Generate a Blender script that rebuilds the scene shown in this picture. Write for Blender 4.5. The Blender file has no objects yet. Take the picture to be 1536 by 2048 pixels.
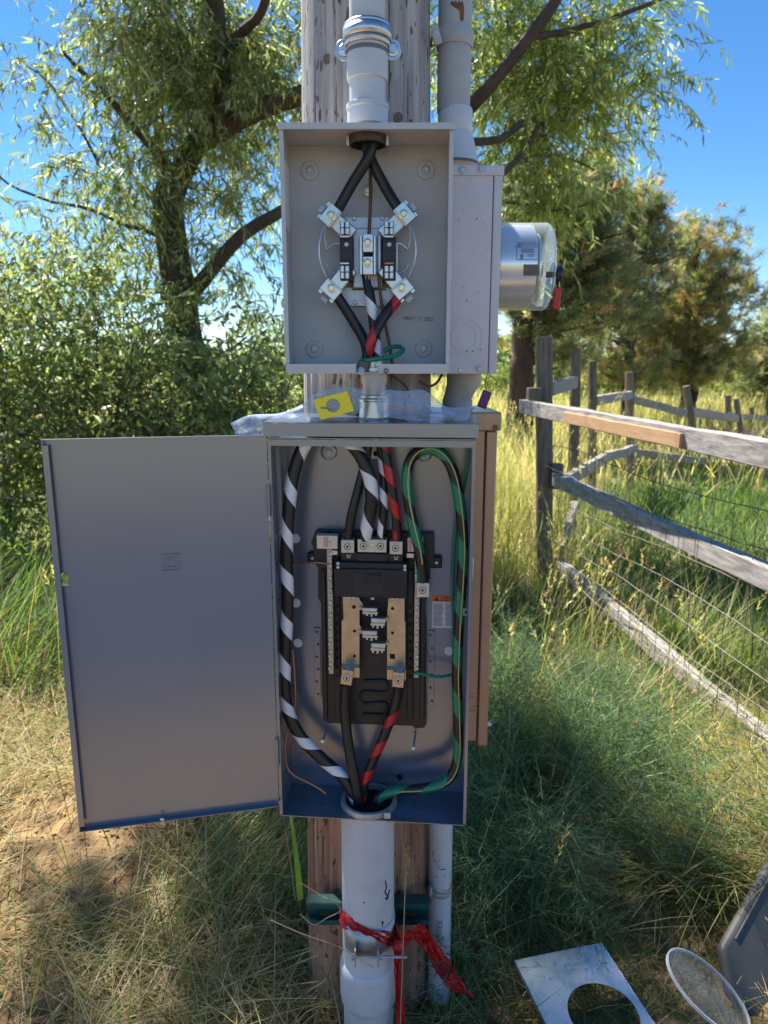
import bpy, bmesh, math, random
import numpy as np
from mathutils import Vector, Matrix, noise
random.seed(7); rng = np.random.default_rng(11)
scene = bpy.context.scene
COL = scene.collection
R = math.radians

# ------------------------------------------------------------------ camera, sky, sun, exposure
PITCH = R(11.7); FPX = 1420.0; CAMZ = 1.55
cam_d = bpy.data.cameras.new('camera'); cam = bpy.data.objects.new('camera', cam_d); COL.objects.link(cam)
cam.location = (0, 0, CAMZ); cam.rotation_euler = (R(90) - PITCH, 0, 0)
cam_d.sensor_fit = 'VERTICAL'; cam_d.sensor_height = 36; cam_d.lens = 36 * FPX / 2048
cam_d.clip_start = 0.02; cam_d.clip_end = 4000
cam_d.dof.use_dof = True; cam_d.dof.focus_distance = 1.42; cam_d.dof.aperture_fstop = 5.5
scene.camera = cam
SUN = Vector((-0.36, 0.47, 0.80)).normalized()          # towards the sun
world = bpy.data.worlds.new('World'); scene.world = world; world.use_nodes = True
wn = world.node_tree.nodes; wl = world.node_tree.links
bg = wn['Background']; sky = wn.new('ShaderNodeTexSky'); sky.sky_type = 'NISHITA'; sky.sun_disc = False
sky.sun_elevation = math.asin(SUN.z); sky.sun_rotation = math.atan2(SUN.x, SUN.y)
sky.air_density = 1.0; sky.dust_density = 0.0; sky.ozone_density = 3.0; sky.altitude = 1600
hsv = wn.new('ShaderNodeHueSaturation'); hsv.inputs['Saturation'].default_value = 1.25
wl.new(sky.outputs[0], hsv.inputs['Color']); wl.new(hsv.outputs[0], bg.inputs[0]); bg.inputs[1].default_value = 0.080
sun_d = bpy.data.lights.new('sun', 'SUN'); sun_d.energy = 5.0; sun_d.angle = R(0.5); sun_d.color = (1, 0.94, 0.84)
sun_o = bpy.data.objects.new('sun', sun_d); COL.objects.link(sun_o)
sun_o.rotation_euler = SUN.to_track_quat('Z', 'Y').to_euler(); sun_o.location = (-4, 6, 9)
vs = scene.view_settings; vs.view_transform = 'Standard'; vs.look = 'None'; vs.gamma = 1; vs.exposure = 1.28
scene.cycles.use_denoising = True
scene.cycles.max_bounces = 8; scene.cycles.transparent_max_bounces = 16
scene.cycles.diffuse_bounces = 4; scene.cycles.glossy_bounces = 4
scene.cycles.sample_clamp_indirect = 6
scene.cycles.caustics_reflective = False; scene.cycles.caustics_refractive = False

# ------------------------------------------------------------------ pixel -> place
CP, SP = math.cos(PITCH), math.sin(PITCH)
def ray(x, y):
    u = (x - 768) / FPX; v = (1024 - y) / FPX
    return Vector((u, CP + v * SP, -SP + v * CP))
class Frame:
    """A vertical reference plane: local x to the right, local y into depth, z up."""
    def __init__(s, ox, oy, yaw=0.0):
        s.o = Vector((ox, oy, 0)); a = yaw
        s.ex = Vector((math.cos(a), -math.sin(a), 0)); s.ey = Vector((math.sin(a), math.cos(a), 0)); s.yaw = yaw
    def L(s, x, y, d):
        D = ray(x, y); C = Vector((0, 0, CAMZ)) - s.o
        t = (d - C.dot(s.ey)) / D.dot(s.ey); p = C + D * t
        return Vector((p.dot(s.ex), d, p.z))
    def W(s, x, y, d):
        p = s.L(x, y, d); return s.o + s.ex * p.x + s.ey * p.y + Vector((0, 0, p.z))
    def px(s, x, y, d):                                    # metres per pixel there
        return (s.L(x + 1, y, d) - s.L(x, y, d)).x
F0 = Frame(0, 0, 0)
def P(x, y, Y): return F0.L(x, y, Y)
def ground_px(x, y, z=0.0):
    D = ray(x, y); t = (z - CAMZ) / D.z; return Vector((D.x * t, D.y * t, z))

# ------------------------------------------------------------------ materials
MATS = {}
def nt_mat(name):
    m = bpy.data.materials.new(name); m.use_nodes = True; MATS[name] = m
    return m, m.node_tree.nodes, m.node_tree.links, m.node_tree.nodes['Principled BSDF']
def pm(name, col, rough=0.5, metal=0.0, var=0.12, vs_=25, bump=0.0, bs=250, spec=0.5, stretch=(1, 1, 1), tint=None, rvar=0.08, trans=0, alpha=1):
    m, n, l, b = nt_mat(name)
    tc = n.new('ShaderNodeTexCoord'); mp = n.new('ShaderNodeMapping'); mp.inputs['Scale'].default_value = stretch
    l.new(tc.outputs['Object'], mp.inputs[0])
    nz = n.new('ShaderNodeTexNoise'); nz.inputs['Scale'].default_value = vs_; nz.inputs['Detail'].default_value = 5; nz.inputs['Roughness'].default_value = 0.62
    l.new(mp.outputs[0], nz.inputs['Vector'])
    cr = n.new('ShaderNodeValToRGB'); e = cr.color_ramp.elements
    e[0].position = 0.3; e[1].position = 0.72
    c0 = tint if tint else tuple(c * (1 - var) for c in col); c1 = tuple(min(1, c * (1 + var)) for c in col)
    e[0].color = (*c0, 1); e[1].color = (*c1, 1)
    l.new(nz.outputs[0], cr.inputs[0]); l.new(cr.outputs[0], b.inputs['Base Color'])
    mr = n.new('ShaderNodeMapRange'); mr.inputs[3].default_value = max(0, rough - rvar); mr.inputs[4].default_value = min(1, rough + rvar)
    l.new(nz.outputs[0], mr.inputs[0]); l.new(mr.outputs[0], b.inputs['Roughness'])
    b.inputs['Metallic'].default_value = metal; b.inputs['Specular IOR Level'].default_value = spec
    if bump:
        n2 = n.new('ShaderNodeTexNoise'); n2.inputs['Scale'].default_value = bs; n2.inputs['Detail'].default_value = 4
        l.new(mp.outputs[0], n2.inputs['Vector'])
        bp = n.new('ShaderNodeBump'); bp.inputs['Strength'].default_value = bump; bp.inputs['Distance'].default_value = 0.002
        l.new(n2.outputs[0], bp.inputs['Height']); l.new(bp.outputs[0], b.inputs['Normal'])
    return m
pm('grey_paint', (0.54, 0.535, 0.535), 0.40, var=0.05, vs_=14, bump=0.05, bs=420)
pm('panel_paint', (0.238, 0.262, 0.325), 0.24, 0.52, var=0.02, vs_=5, bump=0.015, bs=420, spec=0.7, rvar=0.02)
pm('old_paint', (0.66, 0.62, 0.64), 0.45, var=0.07, vs_=18, bump=0.08, bs=160)
pm('tan_reflect', (0.46, 0.275, 0.18), 0.32, 0.25, var=0.10, vs_=10, bump=0.04, bs=200, spec=0.6)  # tan hue puts the warm ground's reflection into the base colour
pm('pvc', (0.60, 0.61, 0.62), 0.38, var=0.06, vs_=16, bump=0.03, bs=90)
pm('pvc_dirty', (0.64, 0.64, 0.69), 0.42, var=0.06, vs_=7, tint=(0.50, 0.49, 0.50), bump=0.05, bs=90)
pm('pvc_old', (0.44, 0.43, 0.42), 0.5, var=0.12, vs_=14, bump=0.06, bs=120)
pm('galv', (0.62, 0.65, 0.68), 0.36, 0.85, var=0.18, vs_=60, bump=0.05, bs=300)
pm('galv_dull', (0.48, 0.50, 0.52), 0.5, 0.6, var=0.18, vs_=40, bump=0.1, bs=200)
pm('zinc', (0.56, 0.60, 0.66), 0.42, 0.55, var=0.14, vs_=260, bump=0.1, bs=500)
pm('tin', (0.66, 0.66, 0.64), 0.32, 0.85, var=0.10, vs_=60)
pm('bar_metal', (0.46, 0.42, 0.38), 0.35, 0.8, var=0.15, vs_=60)
pm('lug', (0.66, 0.57, 0.49), 0.38, 0.55, var=0.08, vs_=70, bump=0.05, bs=500)
pm('bus', (0.58, 0.45, 0.29), 0.36, 0.75, var=0.14, vs_=45, bump=0.04, bs=260)
pm('bolt_yellow', (0.78, 0.70, 0.48), 0.3, 0.8, var=0.15, vs_=120)
pm('steel_dark', (0.12, 0.11, 0.10), 0.5, 0.4, var=0.3, vs_=80)
pm('copper', (0.52, 0.24, 0.14), 0.4, 0.7, var=0.2, vs_=60)
pm('copper_aged', (0.16, 0.085, 0.06), 0.5, 0.4, var=0.2, vs_=60)
pm('black_plastic', (0.018, 0.018, 0.021), 0.42, var=0.2, vs_=30, bump=0.05, bs=300)
pm('black_breaker', (0.012, 0.013, 0.018), 0.33, var=0.2, vs_=30, bump=0.03, bs=300)
pm('hole_black', (0.004, 0.004, 0.005), 0.8, var=0.1)
pm('cable_black', (0.017, 0.016, 0.016), 0.40, var=0.2, vs_=40, bump=0.06, bs=200)
pm('tape_white', (0.80, 0.79, 0.82), 0.35, var=0.04, vs_=50, bump=0.05, bs=120)
pm('tape_red', (0.52, 0.020, 0.025), 0.33, var=0.10, vs_=50, bump=0.05, bs=120)
pm('tape_green', (0.008, 0.20, 0.11), 0.30, var=0.12, vs_=50, bump=0.05, bs=120)
pm('wire_green', (0.01, 0.22, 0.12), 0.36, var=0.12, vs_=50)
pm('yellow_line', (0.72, 0.62, 0.22), 0.45, var=0.08)
pm('foam_yellow', (0.92, 0.78, 0.05), 0.7, var=0.05, vs_=60, bump=0.3, bs=900)
pm('paper_white', (0.78, 0.77, 0.80), 0.55, var=0.03)
pm('paper_pink', (0.86, 0.78, 0.77), 0.55, var=0.03)
pm('sticker_pink', (0.75, 0.30, 0.30), 0.55, var=0.1)
pm('print_orange', (0.85, 0.16, 0.03), 0.5, var=0.03)
pm('print_grey', (0.16, 0.16, 0.20), 0.6, var=0.1)
pm('print_black', (0.02, 0.02, 0.022), 0.6, var=0.1)
pm('print_blue', (0.10, 0.13, 0.28), 0.6, var=0.1)
pm('strut_green', (0.010, 0.075, 0.070), 0.4, var=0.25, vs_=30, bump=0.05)
pm('drum', (0.86, 0.86, 0.85), 0.2, 0.55, var=0.03, vs_=12)
pm('tag_red', (0.55, 0.018, 0.018), 0.4, var=0.08)
pm('tag_purple', (0.115, 0.022, 0.16), 0.45, var=0.12)
pm('bark', (0.075, 0.055, 0.042), 0.85, var=0.45, vs_=14, bump=0.9, bs=30, stretch=(1, 1, 0.25))
pm('bark_pine', (0.075, 0.045, 0.032), 0.9, var=0.5, vs_=6, bump=0.9, bs=14, stretch=(1, 1, 0.3))
pm('twig', (0.10, 0.075, 0.05), 0.8, var=0.3, vs_=20)
pm('rail_wood', (0.40, 0.365, 0.345), 0.8, var=0.3, vs_=9, bump=0.7, bs=40, stretch=(8, 0.7, 8), tint=(0.17, 0.15, 0.14))
pm('post_wood', (0.21, 0.165, 0.125), 0.85, var=0.3, vs_=9, bump=0.7, bs=40, stretch=(6, 6, 0.6), tint=(0.09, 0.07, 0.055))
pm('new_board', (0.52, 0.31, 0.17), 0.7, var=0.15, vs_=9, bump=0.3, bs=30, stretch=(6, 0.6, 6))
pm('wire_rusty', (0.14, 0.12, 0.11), 0.55, 0.5, var=0.3, vs_=50)
pm('rock', (0.15, 0.095, 0.055), 0.9, var=0.3, vs_=14, bump=0.8, bs=30)
pm('cover_metal', (0.52, 0.54, 0.58), 0.22, 0.75, var=0.05, vs_=8)
pm('grey_steel', (0.075, 0.074, 0.072), 0.55, 0.1, spec=0.4, var=0.12, vs_=6)

def wood_pole_mat():
    m, n, l, b = nt_mat('pole_wood')
    tc = n.new('ShaderNodeTexCoord')
    def noise_(scale, st, det=6, rough=0.65):
        mp = n.new('ShaderNodeMapping'); mp.inputs['Scale'].default_value = st; l.new(tc.outputs['Object'], mp.inputs[0])
        z = n.new('ShaderNodeTexNoise'); z.inputs['Scale'].default_value = scale; z.inputs['Detail'].default_value = det; z.inputs['Roughness'].default_value = rough
        l.new(mp.outputs[0], z.inputs['Vector']); return z
    g = noise_(34, (1, 1, 0.05), 8, 0.75); g2 = noise_(75, (1, 1, 0.025), 5, 0.7); pit = noise_(85, (1, 1, 0.32), 1)
    ramp = n.new('ShaderNodeValToRGB'); e = ramp.color_ramp.elements
    e[0].position = 0.30; e[0].color = (0.19, 0.17, 0.16, 1); e[1].position = 0.68; e[1].color = (0.58, 0.55, 0.54, 1)
    l.new(g.outputs[0], ramp.inputs[0])
    rb = n.new('ShaderNodeValToRGB'); e = rb.color_ramp.elements
    e[0].position = 0.3; e[0].color = (0.18, 0.082, 0.050, 1); e[1].position = 0.70; e[1].color = (0.60, 0.33, 0.21, 1)
    l.new(g.outputs[0], rb.inputs[0])
    sx = n.new('ShaderNodeSeparateXYZ'); l.new(tc.outputs['Object'], sx.inputs[0])
    big = noise_(5, (1, 1, 0.3), 2)
    ad = n.new('ShaderNodeMath'); ad.operation = 'MULTIPLY_ADD'; ad.inputs[1].default_value = 0.5; l.new(big.outputs[0], ad.inputs[0]); l.new(sx.outputs['Z'], ad.inputs[2])
    mr = n.new('ShaderNodeMapRange'); mr.inputs[1].default_value = 0.9; mr.inputs[2].default_value = 1.85; l.new(ad.outputs[0], mr.inputs[0])
    mx = n.new('ShaderNodeMixRGB'); l.new(mr.outputs[0], mx.inputs[0]); l.new(rb.outputs[0], mx.inputs[1]); l.new(ramp.outputs[0], mx.inputs[2])
    # drying checks and treatment pits
    ck = n.new('ShaderNodeMath'); ck.operation = 'LESS_THAN'; ck.inputs[1].default_value = 0.385; l.new(g2.outputs[0], ck.inputs[0])
    pk = n.new('ShaderNodeMath'); pk.operation = 'LESS_THAN'; pk.inputs[1].default_value = 0.335; l.new(pit.outputs[0], pk.inputs[0])
    mxm = n.new('ShaderNodeMath'); mxm.operation = 'MAXIMUM'; l.new(ck.outputs[0], mxm.inputs[0]); l.new(pk.outputs[0], mxm.inputs[1])
    dk = n.new('ShaderNodeMixRGB'); dk.blend_type = 'MULTIPLY'; dk.inputs[2].default_value = (0.35, 0.3, 0.28, 1)
    l.new(mxm.outputs[0], dk.inputs[0]); l.new(mx.outputs[0], dk.inputs[1]); l.new(dk.outputs[0], b.inputs['Base Color'])
    b.inputs['Roughness'].default_value = 0.85
    hs = n.new('ShaderNodeMath'); hs.operation = 'SUBTRACT'; l.new(g2.outputs[0], hs.inputs[0]); l.new(mxm.outputs[0], hs.inputs[1])
    bp = n.new('ShaderNodeBump'); bp.inputs['Strength'].default_value = 0.9; bp.inputs['Distance'].default_value = 0.006
    l.new(hs.outputs[0], bp.inputs['Height']); l.new(bp.outputs[0], b.inputs['Normal'])
wood_pole_mat()

def leaf_mat(name, transl=0.45, rough=0.45, spec=0.4):
    m, n, l, b = nt_mat(name)
    at = n.new('ShaderNodeAttribute'); at.attribute_name = 'col'
    l.new(at.outputs['Color'], b.inputs['Base Color']); b.inputs['Roughness'].default_value = rough; b.inputs['Specular IOR Level'].default_value = spec
    tr = n.new('ShaderNodeBsdfTranslucent')
    hs = n.new('ShaderNodeMixRGB'); hs.blend_type = 'MULTIPLY'; hs.inputs[0].default_value = 1; hs.inputs[2].default_value = (1.65, 1.85, 1.0, 1)
    l.new(at.outputs['Color'], hs.inputs[1]); l.new(hs.outputs[0], tr.inputs[0])
    mx = n.new('ShaderNodeMixShader'); mx.inputs[0].default_value = transl
    l.new(b.outputs[0], mx.inputs[1]); l.new(tr.outputs[0], mx.inputs[2]); l.new(mx.outputs[0], n['Material Output'].inputs[0])
leaf_mat('leaf', 0.6, 0.34, 0.5); leaf_mat('blade', 0.5, 0.5, 0.4); leaf_mat('needle', 0.5, 0.5, 0.35)

def film_mat(name, opac, col, rough=0.15, gl=0.6, edge=0.55):
    m, n, l, b = nt_mat(name)
    b.inputs['Base Color'].default_value = (*col, 1); b.inputs['Roughness'].default_value = rough; b.inputs['Specular IOR Level'].default_value = gl
    tp = n.new('ShaderNodeBsdfTransparent'); tp.inputs[0].default_value = (0.96, 0.97, 0.98, 1)
    lw = n.new('ShaderNodeLayerWeight'); lw.inputs[0].default_value = 0.35
    mr = n.new('ShaderNodeMapRange'); mr.inputs[3].default_value = opac; mr.inputs[4].default_value = min(1, opac + edge); l.new(lw.outputs['Facing'], mr.inputs[0])
    mx = n.new('ShaderNodeMixShader'); l.new(mr.outputs[0], mx.inputs[0]); l.new(tp.outputs[0], mx.inputs[1]); l.new(b.outputs[0], mx.inputs[2])
    l.new(mx.outputs[0], n['Material Output'].inputs[0])
film_mat('bag_film', 0.20, (0.70, 0.80, 1.0), 0.10, 1.0, 0.65)  # blue tint stands in for sky reflected in the film
film_mat('rim_plastic', 0.45, (0.75, 0.78, 0.80), 0.08, 1.0, 0.4)
film_mat('clear_plastic', 0.05, (0.30, 0.32, 0.34), 0.05, 1.0, 0.15)
film_mat('meter_glass', 0.06, (0.78, 0.84, 0.86), 0.03, 1.0)

def ground_mat():
    m, n, l, b = nt_mat('ground')
    tc = n.new('ShaderNodeTexCoord')
    def nz(s, d=6):
        z = n.new('ShaderNodeTexNoise'); z.inputs['Scale'].default_value = s; z.inputs['Detail'].default_value = d; l.new(tc.outputs['Object'], z.inputs['Vector']); return z
    a, c, f = nz(1.2), nz(14, 8), nz(0.35)
    r1 = n.new('ShaderNodeValToRGB'); e = r1.color_ramp.elements
    e[0].position = 0.35; e[0].color = (0.13, 0.082, 0.042, 1); e[1].position = 0.7; e[1].color = (0.39, 0.255, 0.12, 1); l.new(c.outputs[0], r1.inputs[0])
    r2 = n.new('ShaderNodeValToRGB'); e = r2.color_ramp.elements
    e[0].position = 0.42; e[0].color = (0.36, 0.27, 0.12, 1); e[1].position = 0.62; e[1].color = (0.12, 0.17, 0.05, 1); l.new(f.outputs[0], r2.inputs[0])
    sx = n.new('ShaderNodeSeparateXYZ'); l.new(tc.outputs['Object'], sx.inputs[0])
    sh = n.new('ShaderNodeMath'); sh.operation = 'ADD'; sh.inputs[1].default_value = 2.5; l.new(sx.outputs['Y'], sh.inputs[0]); ab = n.new('ShaderNodeMath'); ab.operation = 'ABSOLUTE'; l.new(sh.outputs[0], ab.inputs[0])
    mr = n.new('ShaderNodeMapRange'); mr.inputs[1].default_value = 6; mr.inputs[2].default_value = 10; l.new(ab.outputs[0], mr.inputs[0])
    mx = n.new('ShaderNodeMixRGB'); l.new(mr.outputs[0], mx.inputs[0]); l.new(r1.outputs[0], mx.inputs[1]); l.new(r2.outputs[0], mx.inputs[2])
    l.new(mx.outputs[0], b.inputs['Base Color']); b.inputs['Roughness'].default_value = 0.95; b.inputs['Specular IOR Level'].default_value = 0.2
    bp = n.new('ShaderNodeBump'); bp.inputs['Strength'].default_value = 0.9; bp.inputs['Distance'].default_value = 0.02
    l.new(c.outputs[0], bp.inputs['Height']); l.new(bp.outputs[0], b.inputs['Normal'])
ground_mat()
pm('reflect_strip_dark', (0.055, 0.062, 0.085), 0.9, var=0.35, vs_=40, bump=0.8, bs=60)  # dark tone of the added strip mirrored in the door

def tape_mat():
    m, n, l, b = nt_mat('flag_tape')
    tc = n.new('ShaderNodeTexCoord'); mp = n.new('ShaderNodeMapping'); mp.inputs['Scale'].default_value = (1, 1, 1); l.new(tc.outputs['UV'], mp.inputs[0])
    br = n.new('ShaderNodeTexBrick'); br.inputs['Scale'].default_value = 10; br.inputs['Mortar Size'].default_value = 0.02
    w = n.new('ShaderNodeTexWave'); w.wave_type = 'BANDS'; w.inputs['Scale'].default_value = 1.6; w.inputs['Distortion'].default_value = 9; w.inputs['Detail'].default_value = 2; w.inputs['Detail Scale'].default_value = 3
    l.new(mp.outputs[0], w.inputs['Vector'])
    sx = n.new('ShaderNodeSeparateXYZ'); l.new(tc.outputs['UV'], sx.inputs[0])
    def gt(sock, v, op='GREATER_THAN'):
        q = n.new('ShaderNodeMath'); q.operation = op; q.inputs[1].default_value = v; l.new(sock, q.inputs[0]); return q.outputs[0]
    def mul(a, c):
        q = n.new('ShaderNodeMath'); q.operation = 'MULTIPLY'; l.new(a, q.inputs[0]); l.new(c, q.inputs[1]); return q.outputs[0]
    k = mul(mul(gt(w.outputs['Fac'], 0.84), gt(sx.outputs['Y'], 0.25)), gt(sx.outputs['Y'], 0.75, 'LESS_THAN'))
    mx = n.new('ShaderNodeMixRGB'); mx.inputs[1].default_value = (0.78, 0.03, 0.028, 1); mx.inputs[2].default_value = (0.12, 0.015, 0.015, 1); l.new(k, mx.inputs[0])
    l.new(mx.outputs[0], b.inputs['Base Color']); b.inputs['Roughness'].default_value = 0.4
    tr = n.new('ShaderNodeBsdfTranslucent'); l.new(mx.outputs[0], tr.inputs[0])
    ms = n.new('ShaderNodeMixShader'); ms.inputs[0].default_value = 0.35; l.new(b.outputs[0], ms.inputs[1]); l.new(tr.outputs[0], ms.inputs[2]); l.new(ms.outputs[0], n['Material Output'].inputs[0])
tape_mat()

# ------------------------------------------------------------------ builders
def tag(o, label=None, cat=None, group=None, kind=None):
    if label: o['label'] = label
    if cat: o['category'] = cat
    if group: o['group'] = group
    if kind: o['kind'] = kind
    return o
INV = {}
def thing(name, label, cat, loc=(0, 0, 0), group=None, frame=None):
    o = bpy.data.objects.new(name, None); COL.objects.link(o); o.empty_display_size = 0.05
    if frame is not None:
        o.location = frame.o; o.rotation_euler = (0, 0, -frame.yaw)
    else:
        o.location = loc; INV[o.name] = Matrix.Translation(-Vector(loc))
    return tag(o, label, cat, group)
def link(o, parent):
    COL.objects.link(o)
    if parent is not None:
        o.parent = parent
        if parent.name in INV: o.matrix_parent_inverse = INV[parent.name]
    return o
def smooth_mesh(me, ang=35):
    me.polygons.foreach_set('use_smooth', np.ones(len(me.polygons), bool))
    try: me.set_sharp_from_angle(angle=R(ang))
    except Exception: pass
class MB:
    def __init__(s): s.v = []; s.f = []
    def add(s, vs, fs):
        k = len(s.v); s.v += [tuple(p) for p in vs]; s.f += [tuple(k + i for i in f) for f in fs]; return s
    def box(s, x0, x1, y0, y1, z0, z1):
        x0, x1 = sorted((x0, x1)); y0, y1 = sorted((y0, y1)); z0, z1 = sorted((z0, z1))
        return s.add([(x0, y0, z0), (x1, y0, z0), (x1, y1, z0), (x0, y1, z0), (x0, y0, z1), (x1, y0, z1), (x1, y1, z1), (x0, y1, z1)],
                     [(0, 3, 2, 1), (4, 5, 6, 7), (0, 1, 5, 4), (1, 2, 6, 5), (2, 3, 7, 6), (3, 0, 4, 7)])
    def obox(s, c, h, M=None):
        M = M or Matrix.Identity(3); c = Vector(c)
        vs = [c + M @ Vector((sx * h[0], sy * h[1], sz * h[2])) for sz in (-1, 1) for sx, sy in ((-1, -1), (1, -1), (1, 1), (-1, 1))]
        return s.add(vs, [(0, 3, 2, 1), (4, 5, 6, 7), (0, 1, 5, 4), (1, 2, 6, 5), (2, 3, 7, 6), (3, 0, 4, 7)])
    def prism(s, poly, y0, y1):                            # outline in x,z pulled along y
        n = len(poly)
        vs = [(x, y0, z) for x, z in poly] + [(x, y1, z) for x, z in poly]
        return s.add(vs, [tuple(range(n)), tuple(range(2 * n - 1, n - 1, -1))] + [(i, i + n, (i + 1) % n + n, (i + 1) % n) for i in range(n)])
    def lathe(s, prof, o, axis=(0, 0, 1), n=32, caps=True, sx=1.0):
        ax = Vector(axis).normalized(); a = ax.orthogonal().normalized()
        if abs(ax.z) > 0.99: a = Vector((1, 0, 0))
        b = ax.cross(a); o = Vector(o); vs = []; fs = []
        for r, h in prof:
            for i in range(n):
                t = 2 * math.pi * i / n; vs.append(o + ax * h + a * (r * math.cos(t) * sx) + b * (r * math.sin(t)))
        for j in range(len(prof) - 1):
            for i in range(n):
                k = (i + 1) % n; fs.append((j * n + i, j * n + k, (j + 1) * n + k, (j + 1) * n + i))
        if caps:
            fs.append(tuple(range(n - 1, -1, -1))); m = (len(prof) - 1) * n; fs.append(tuple(range(m, m + n)))
        return s.add(vs, fs)
    def ring(s, c, r0, r1, y0, y1, n=28, axis=(0, 1, 0)):
        return s.lathe([(r0, y0), (r1, y0), (r1, y1), (r0, y1), (r0, y0)], c, axis, n, False)
    def tube(s, pts, r, n=8, caps=True):
        pts = [Vector(p) for p in pts]; m = len(pts); rs = r if isinstance(r, (list, tuple, np.ndarray)) else [r] * m
        vs = []; fs = []
        T = [(pts[min(i + 1, m - 1)] - pts[max(i - 1, 0)]).normalized() for i in range(m)]
        a = T[0].orthogonal().normalized()
        for i in range(m):
            a = (a - T[i] * a.dot(T[i])).normalized(); b = T[i].cross(a)
            for k in range(n):
                t = 2 * math.pi * k / n; vs.append(pts[i] + (a * math.cos(t) + b * math.sin(t)) * rs[i])
        for i in range(m - 1):
            for k in range(n):
                q = (k + 1) % n; fs.append((i * n + k, i * n + q, (i + 1) * n + q, (i + 1) * n + k))
        if caps: fs.append(tuple(range(n - 1, -1, -1))); fs.append(tuple(range((m - 1) * n, m * n)))
        return s.add(vs, fs)
    def mesh(s, name, mat, smooth=True):
        me = bpy.data.meshes.new(name); me.from_pydata(s.v, [], s.f); me.materials.append(MATS[mat]); me.validate()
        bm = bmesh.new(); bm.from_mesh(me); bmesh.ops.recalc_face_normals(bm, faces=bm.faces); bm.to_mesh(me); bm.free()
        if smooth: smooth_mesh(me)
        return me
    def build(s, name, mat, parent=None, bevel=0, smooth=True, seg=2):
        o = bpy.data.objects.new(name, s.mesh(name, mat, smooth)); link(o, parent)
        if bevel:
            b = o.modifiers.new('bevel', 'BEVEL'); b.width = bevel; b.segments = seg; b.limit_method = 'ANGLE'; b.angle_limit = R(40)
        return o
def inst(me, name, loc, parent, rot=None, scale=None):
    o = bpy.data.objects.new(name, me); link(o, parent); o.location = loc
    if rot: o.rotation_euler = rot
    if scale: o.scale = (scale,) * 3
    return o
def spline(pts, step=0.006):
    P_ = [Vector(p) for p in pts]; P_ = [P_[0] * 2 - P_[1]] + P_ + [P_[-1] * 2 - P_[-2]]; out = []
    for i in range(1, len(P_) - 2):
        a, b, c, d = P_[i - 1:i + 3]; k = max(2, int((c - b).length / step))
        for j in range(k):
            t = j / k
            out.append(0.5 * ((2 * b) + (c - a) * t + (2 * a - 5 * b + 4 * c - d) * t * t + (3 * b - a - 3 * c + d) * t ** 3))
    out.append(P_[-2]); return out
def arclen(pts):
    s = [0.0]
    for i in range(1, len(pts)): s.append(s[-1] + (pts[i] - pts[i - 1]).length)
    return s
def tape_helix(path, r, pitch, width, phase, name, mat, parent, s0=0.0, s1=None, hand=1):
    """A strip of tape wound round a cable."""
    S = arclen(path); tot = S[-1]; s1 = tot if s1 is None else s1
    T = [(path[min(i + 1, len(path) - 1)] - path[max(i - 1, 0)]).normalized() for i in range(len(path))]
    A = [];  a = Vector((0, -1, 0)); a = (a - T[0] * a.dot(T[0])); a = a.normalized() if a.length > 1e-3 else T[0].orthogonal()
    for t in T:
        a = (a - t * a.dot(t)).normalized(); A.append(a.copy())
    def at(s, ang):
        s = min(max(s, 0), tot - 1e-6); i = int(np.searchsorted(S, s, side='right') - 1); i = min(i, len(path) - 2)
        f = (s - S[i]) / max(1e-9, S[i + 1] - S[i]); p = path[i].lerp(path[i + 1], f); t = T[i].lerp(T[i + 1], f).normalized()
        a = A[i].lerp(A[i + 1], f); a = (a - t * a.dot(t)).normalized(); b = t.cross(a)
        return p + (a * math.cos(ang) + b * math.sin(ang)) * (r + 0.0006)
    n = max(8, int((s1 - s0) / pitch * 22)); vs = []; fs = []; K = 4
    for j in range(n + 1):
        sc = s0 + (s1 - s0) * j / n; ang = hand * (2 * math.pi * sc / pitch) + phase
        wv = width * (1 + 0.22 * noise.noise(Vector((sc * 21, phase, 2)))); so = 0.010 * noise.noise(Vector((sc * 14, phase, 7)))
        for k in range(K): vs.append(at(sc + so + wv * (k / (K - 1) - 0.5), ang))
    for j in range(n):
        for k in range(K - 1): fs.append((j * K + k, j * K + k + 1, (j + 1) * K + k + 1, (j + 1) * K + k))
    mb = MB(); mb.add(vs, fs); return mb.build(name, mat, parent)
def text_mesh(body, size, mat, name='lettering', bold=0.0):
    cu = bpy.data.curves.new(name, 'FONT'); cu.body = body; cu.size = size; cu.align_x = 'CENTER'; cu.align_y = 'CENTER'; cu.offset = bold
    o = bpy.data.objects.new(name, cu); COL.objects.link(o)
    dg = bpy.context.evaluated_depsgraph_get(); me = bpy.data.meshes.new_from_object(o.evaluated_get(dg)); bpy.data.objects.remove(o)
    me.materials.clear(); me.materials.append(MATS[mat]); me.name = name
    me.transform(Matrix.Rotation(R(90), 4, 'X')); return me
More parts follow.
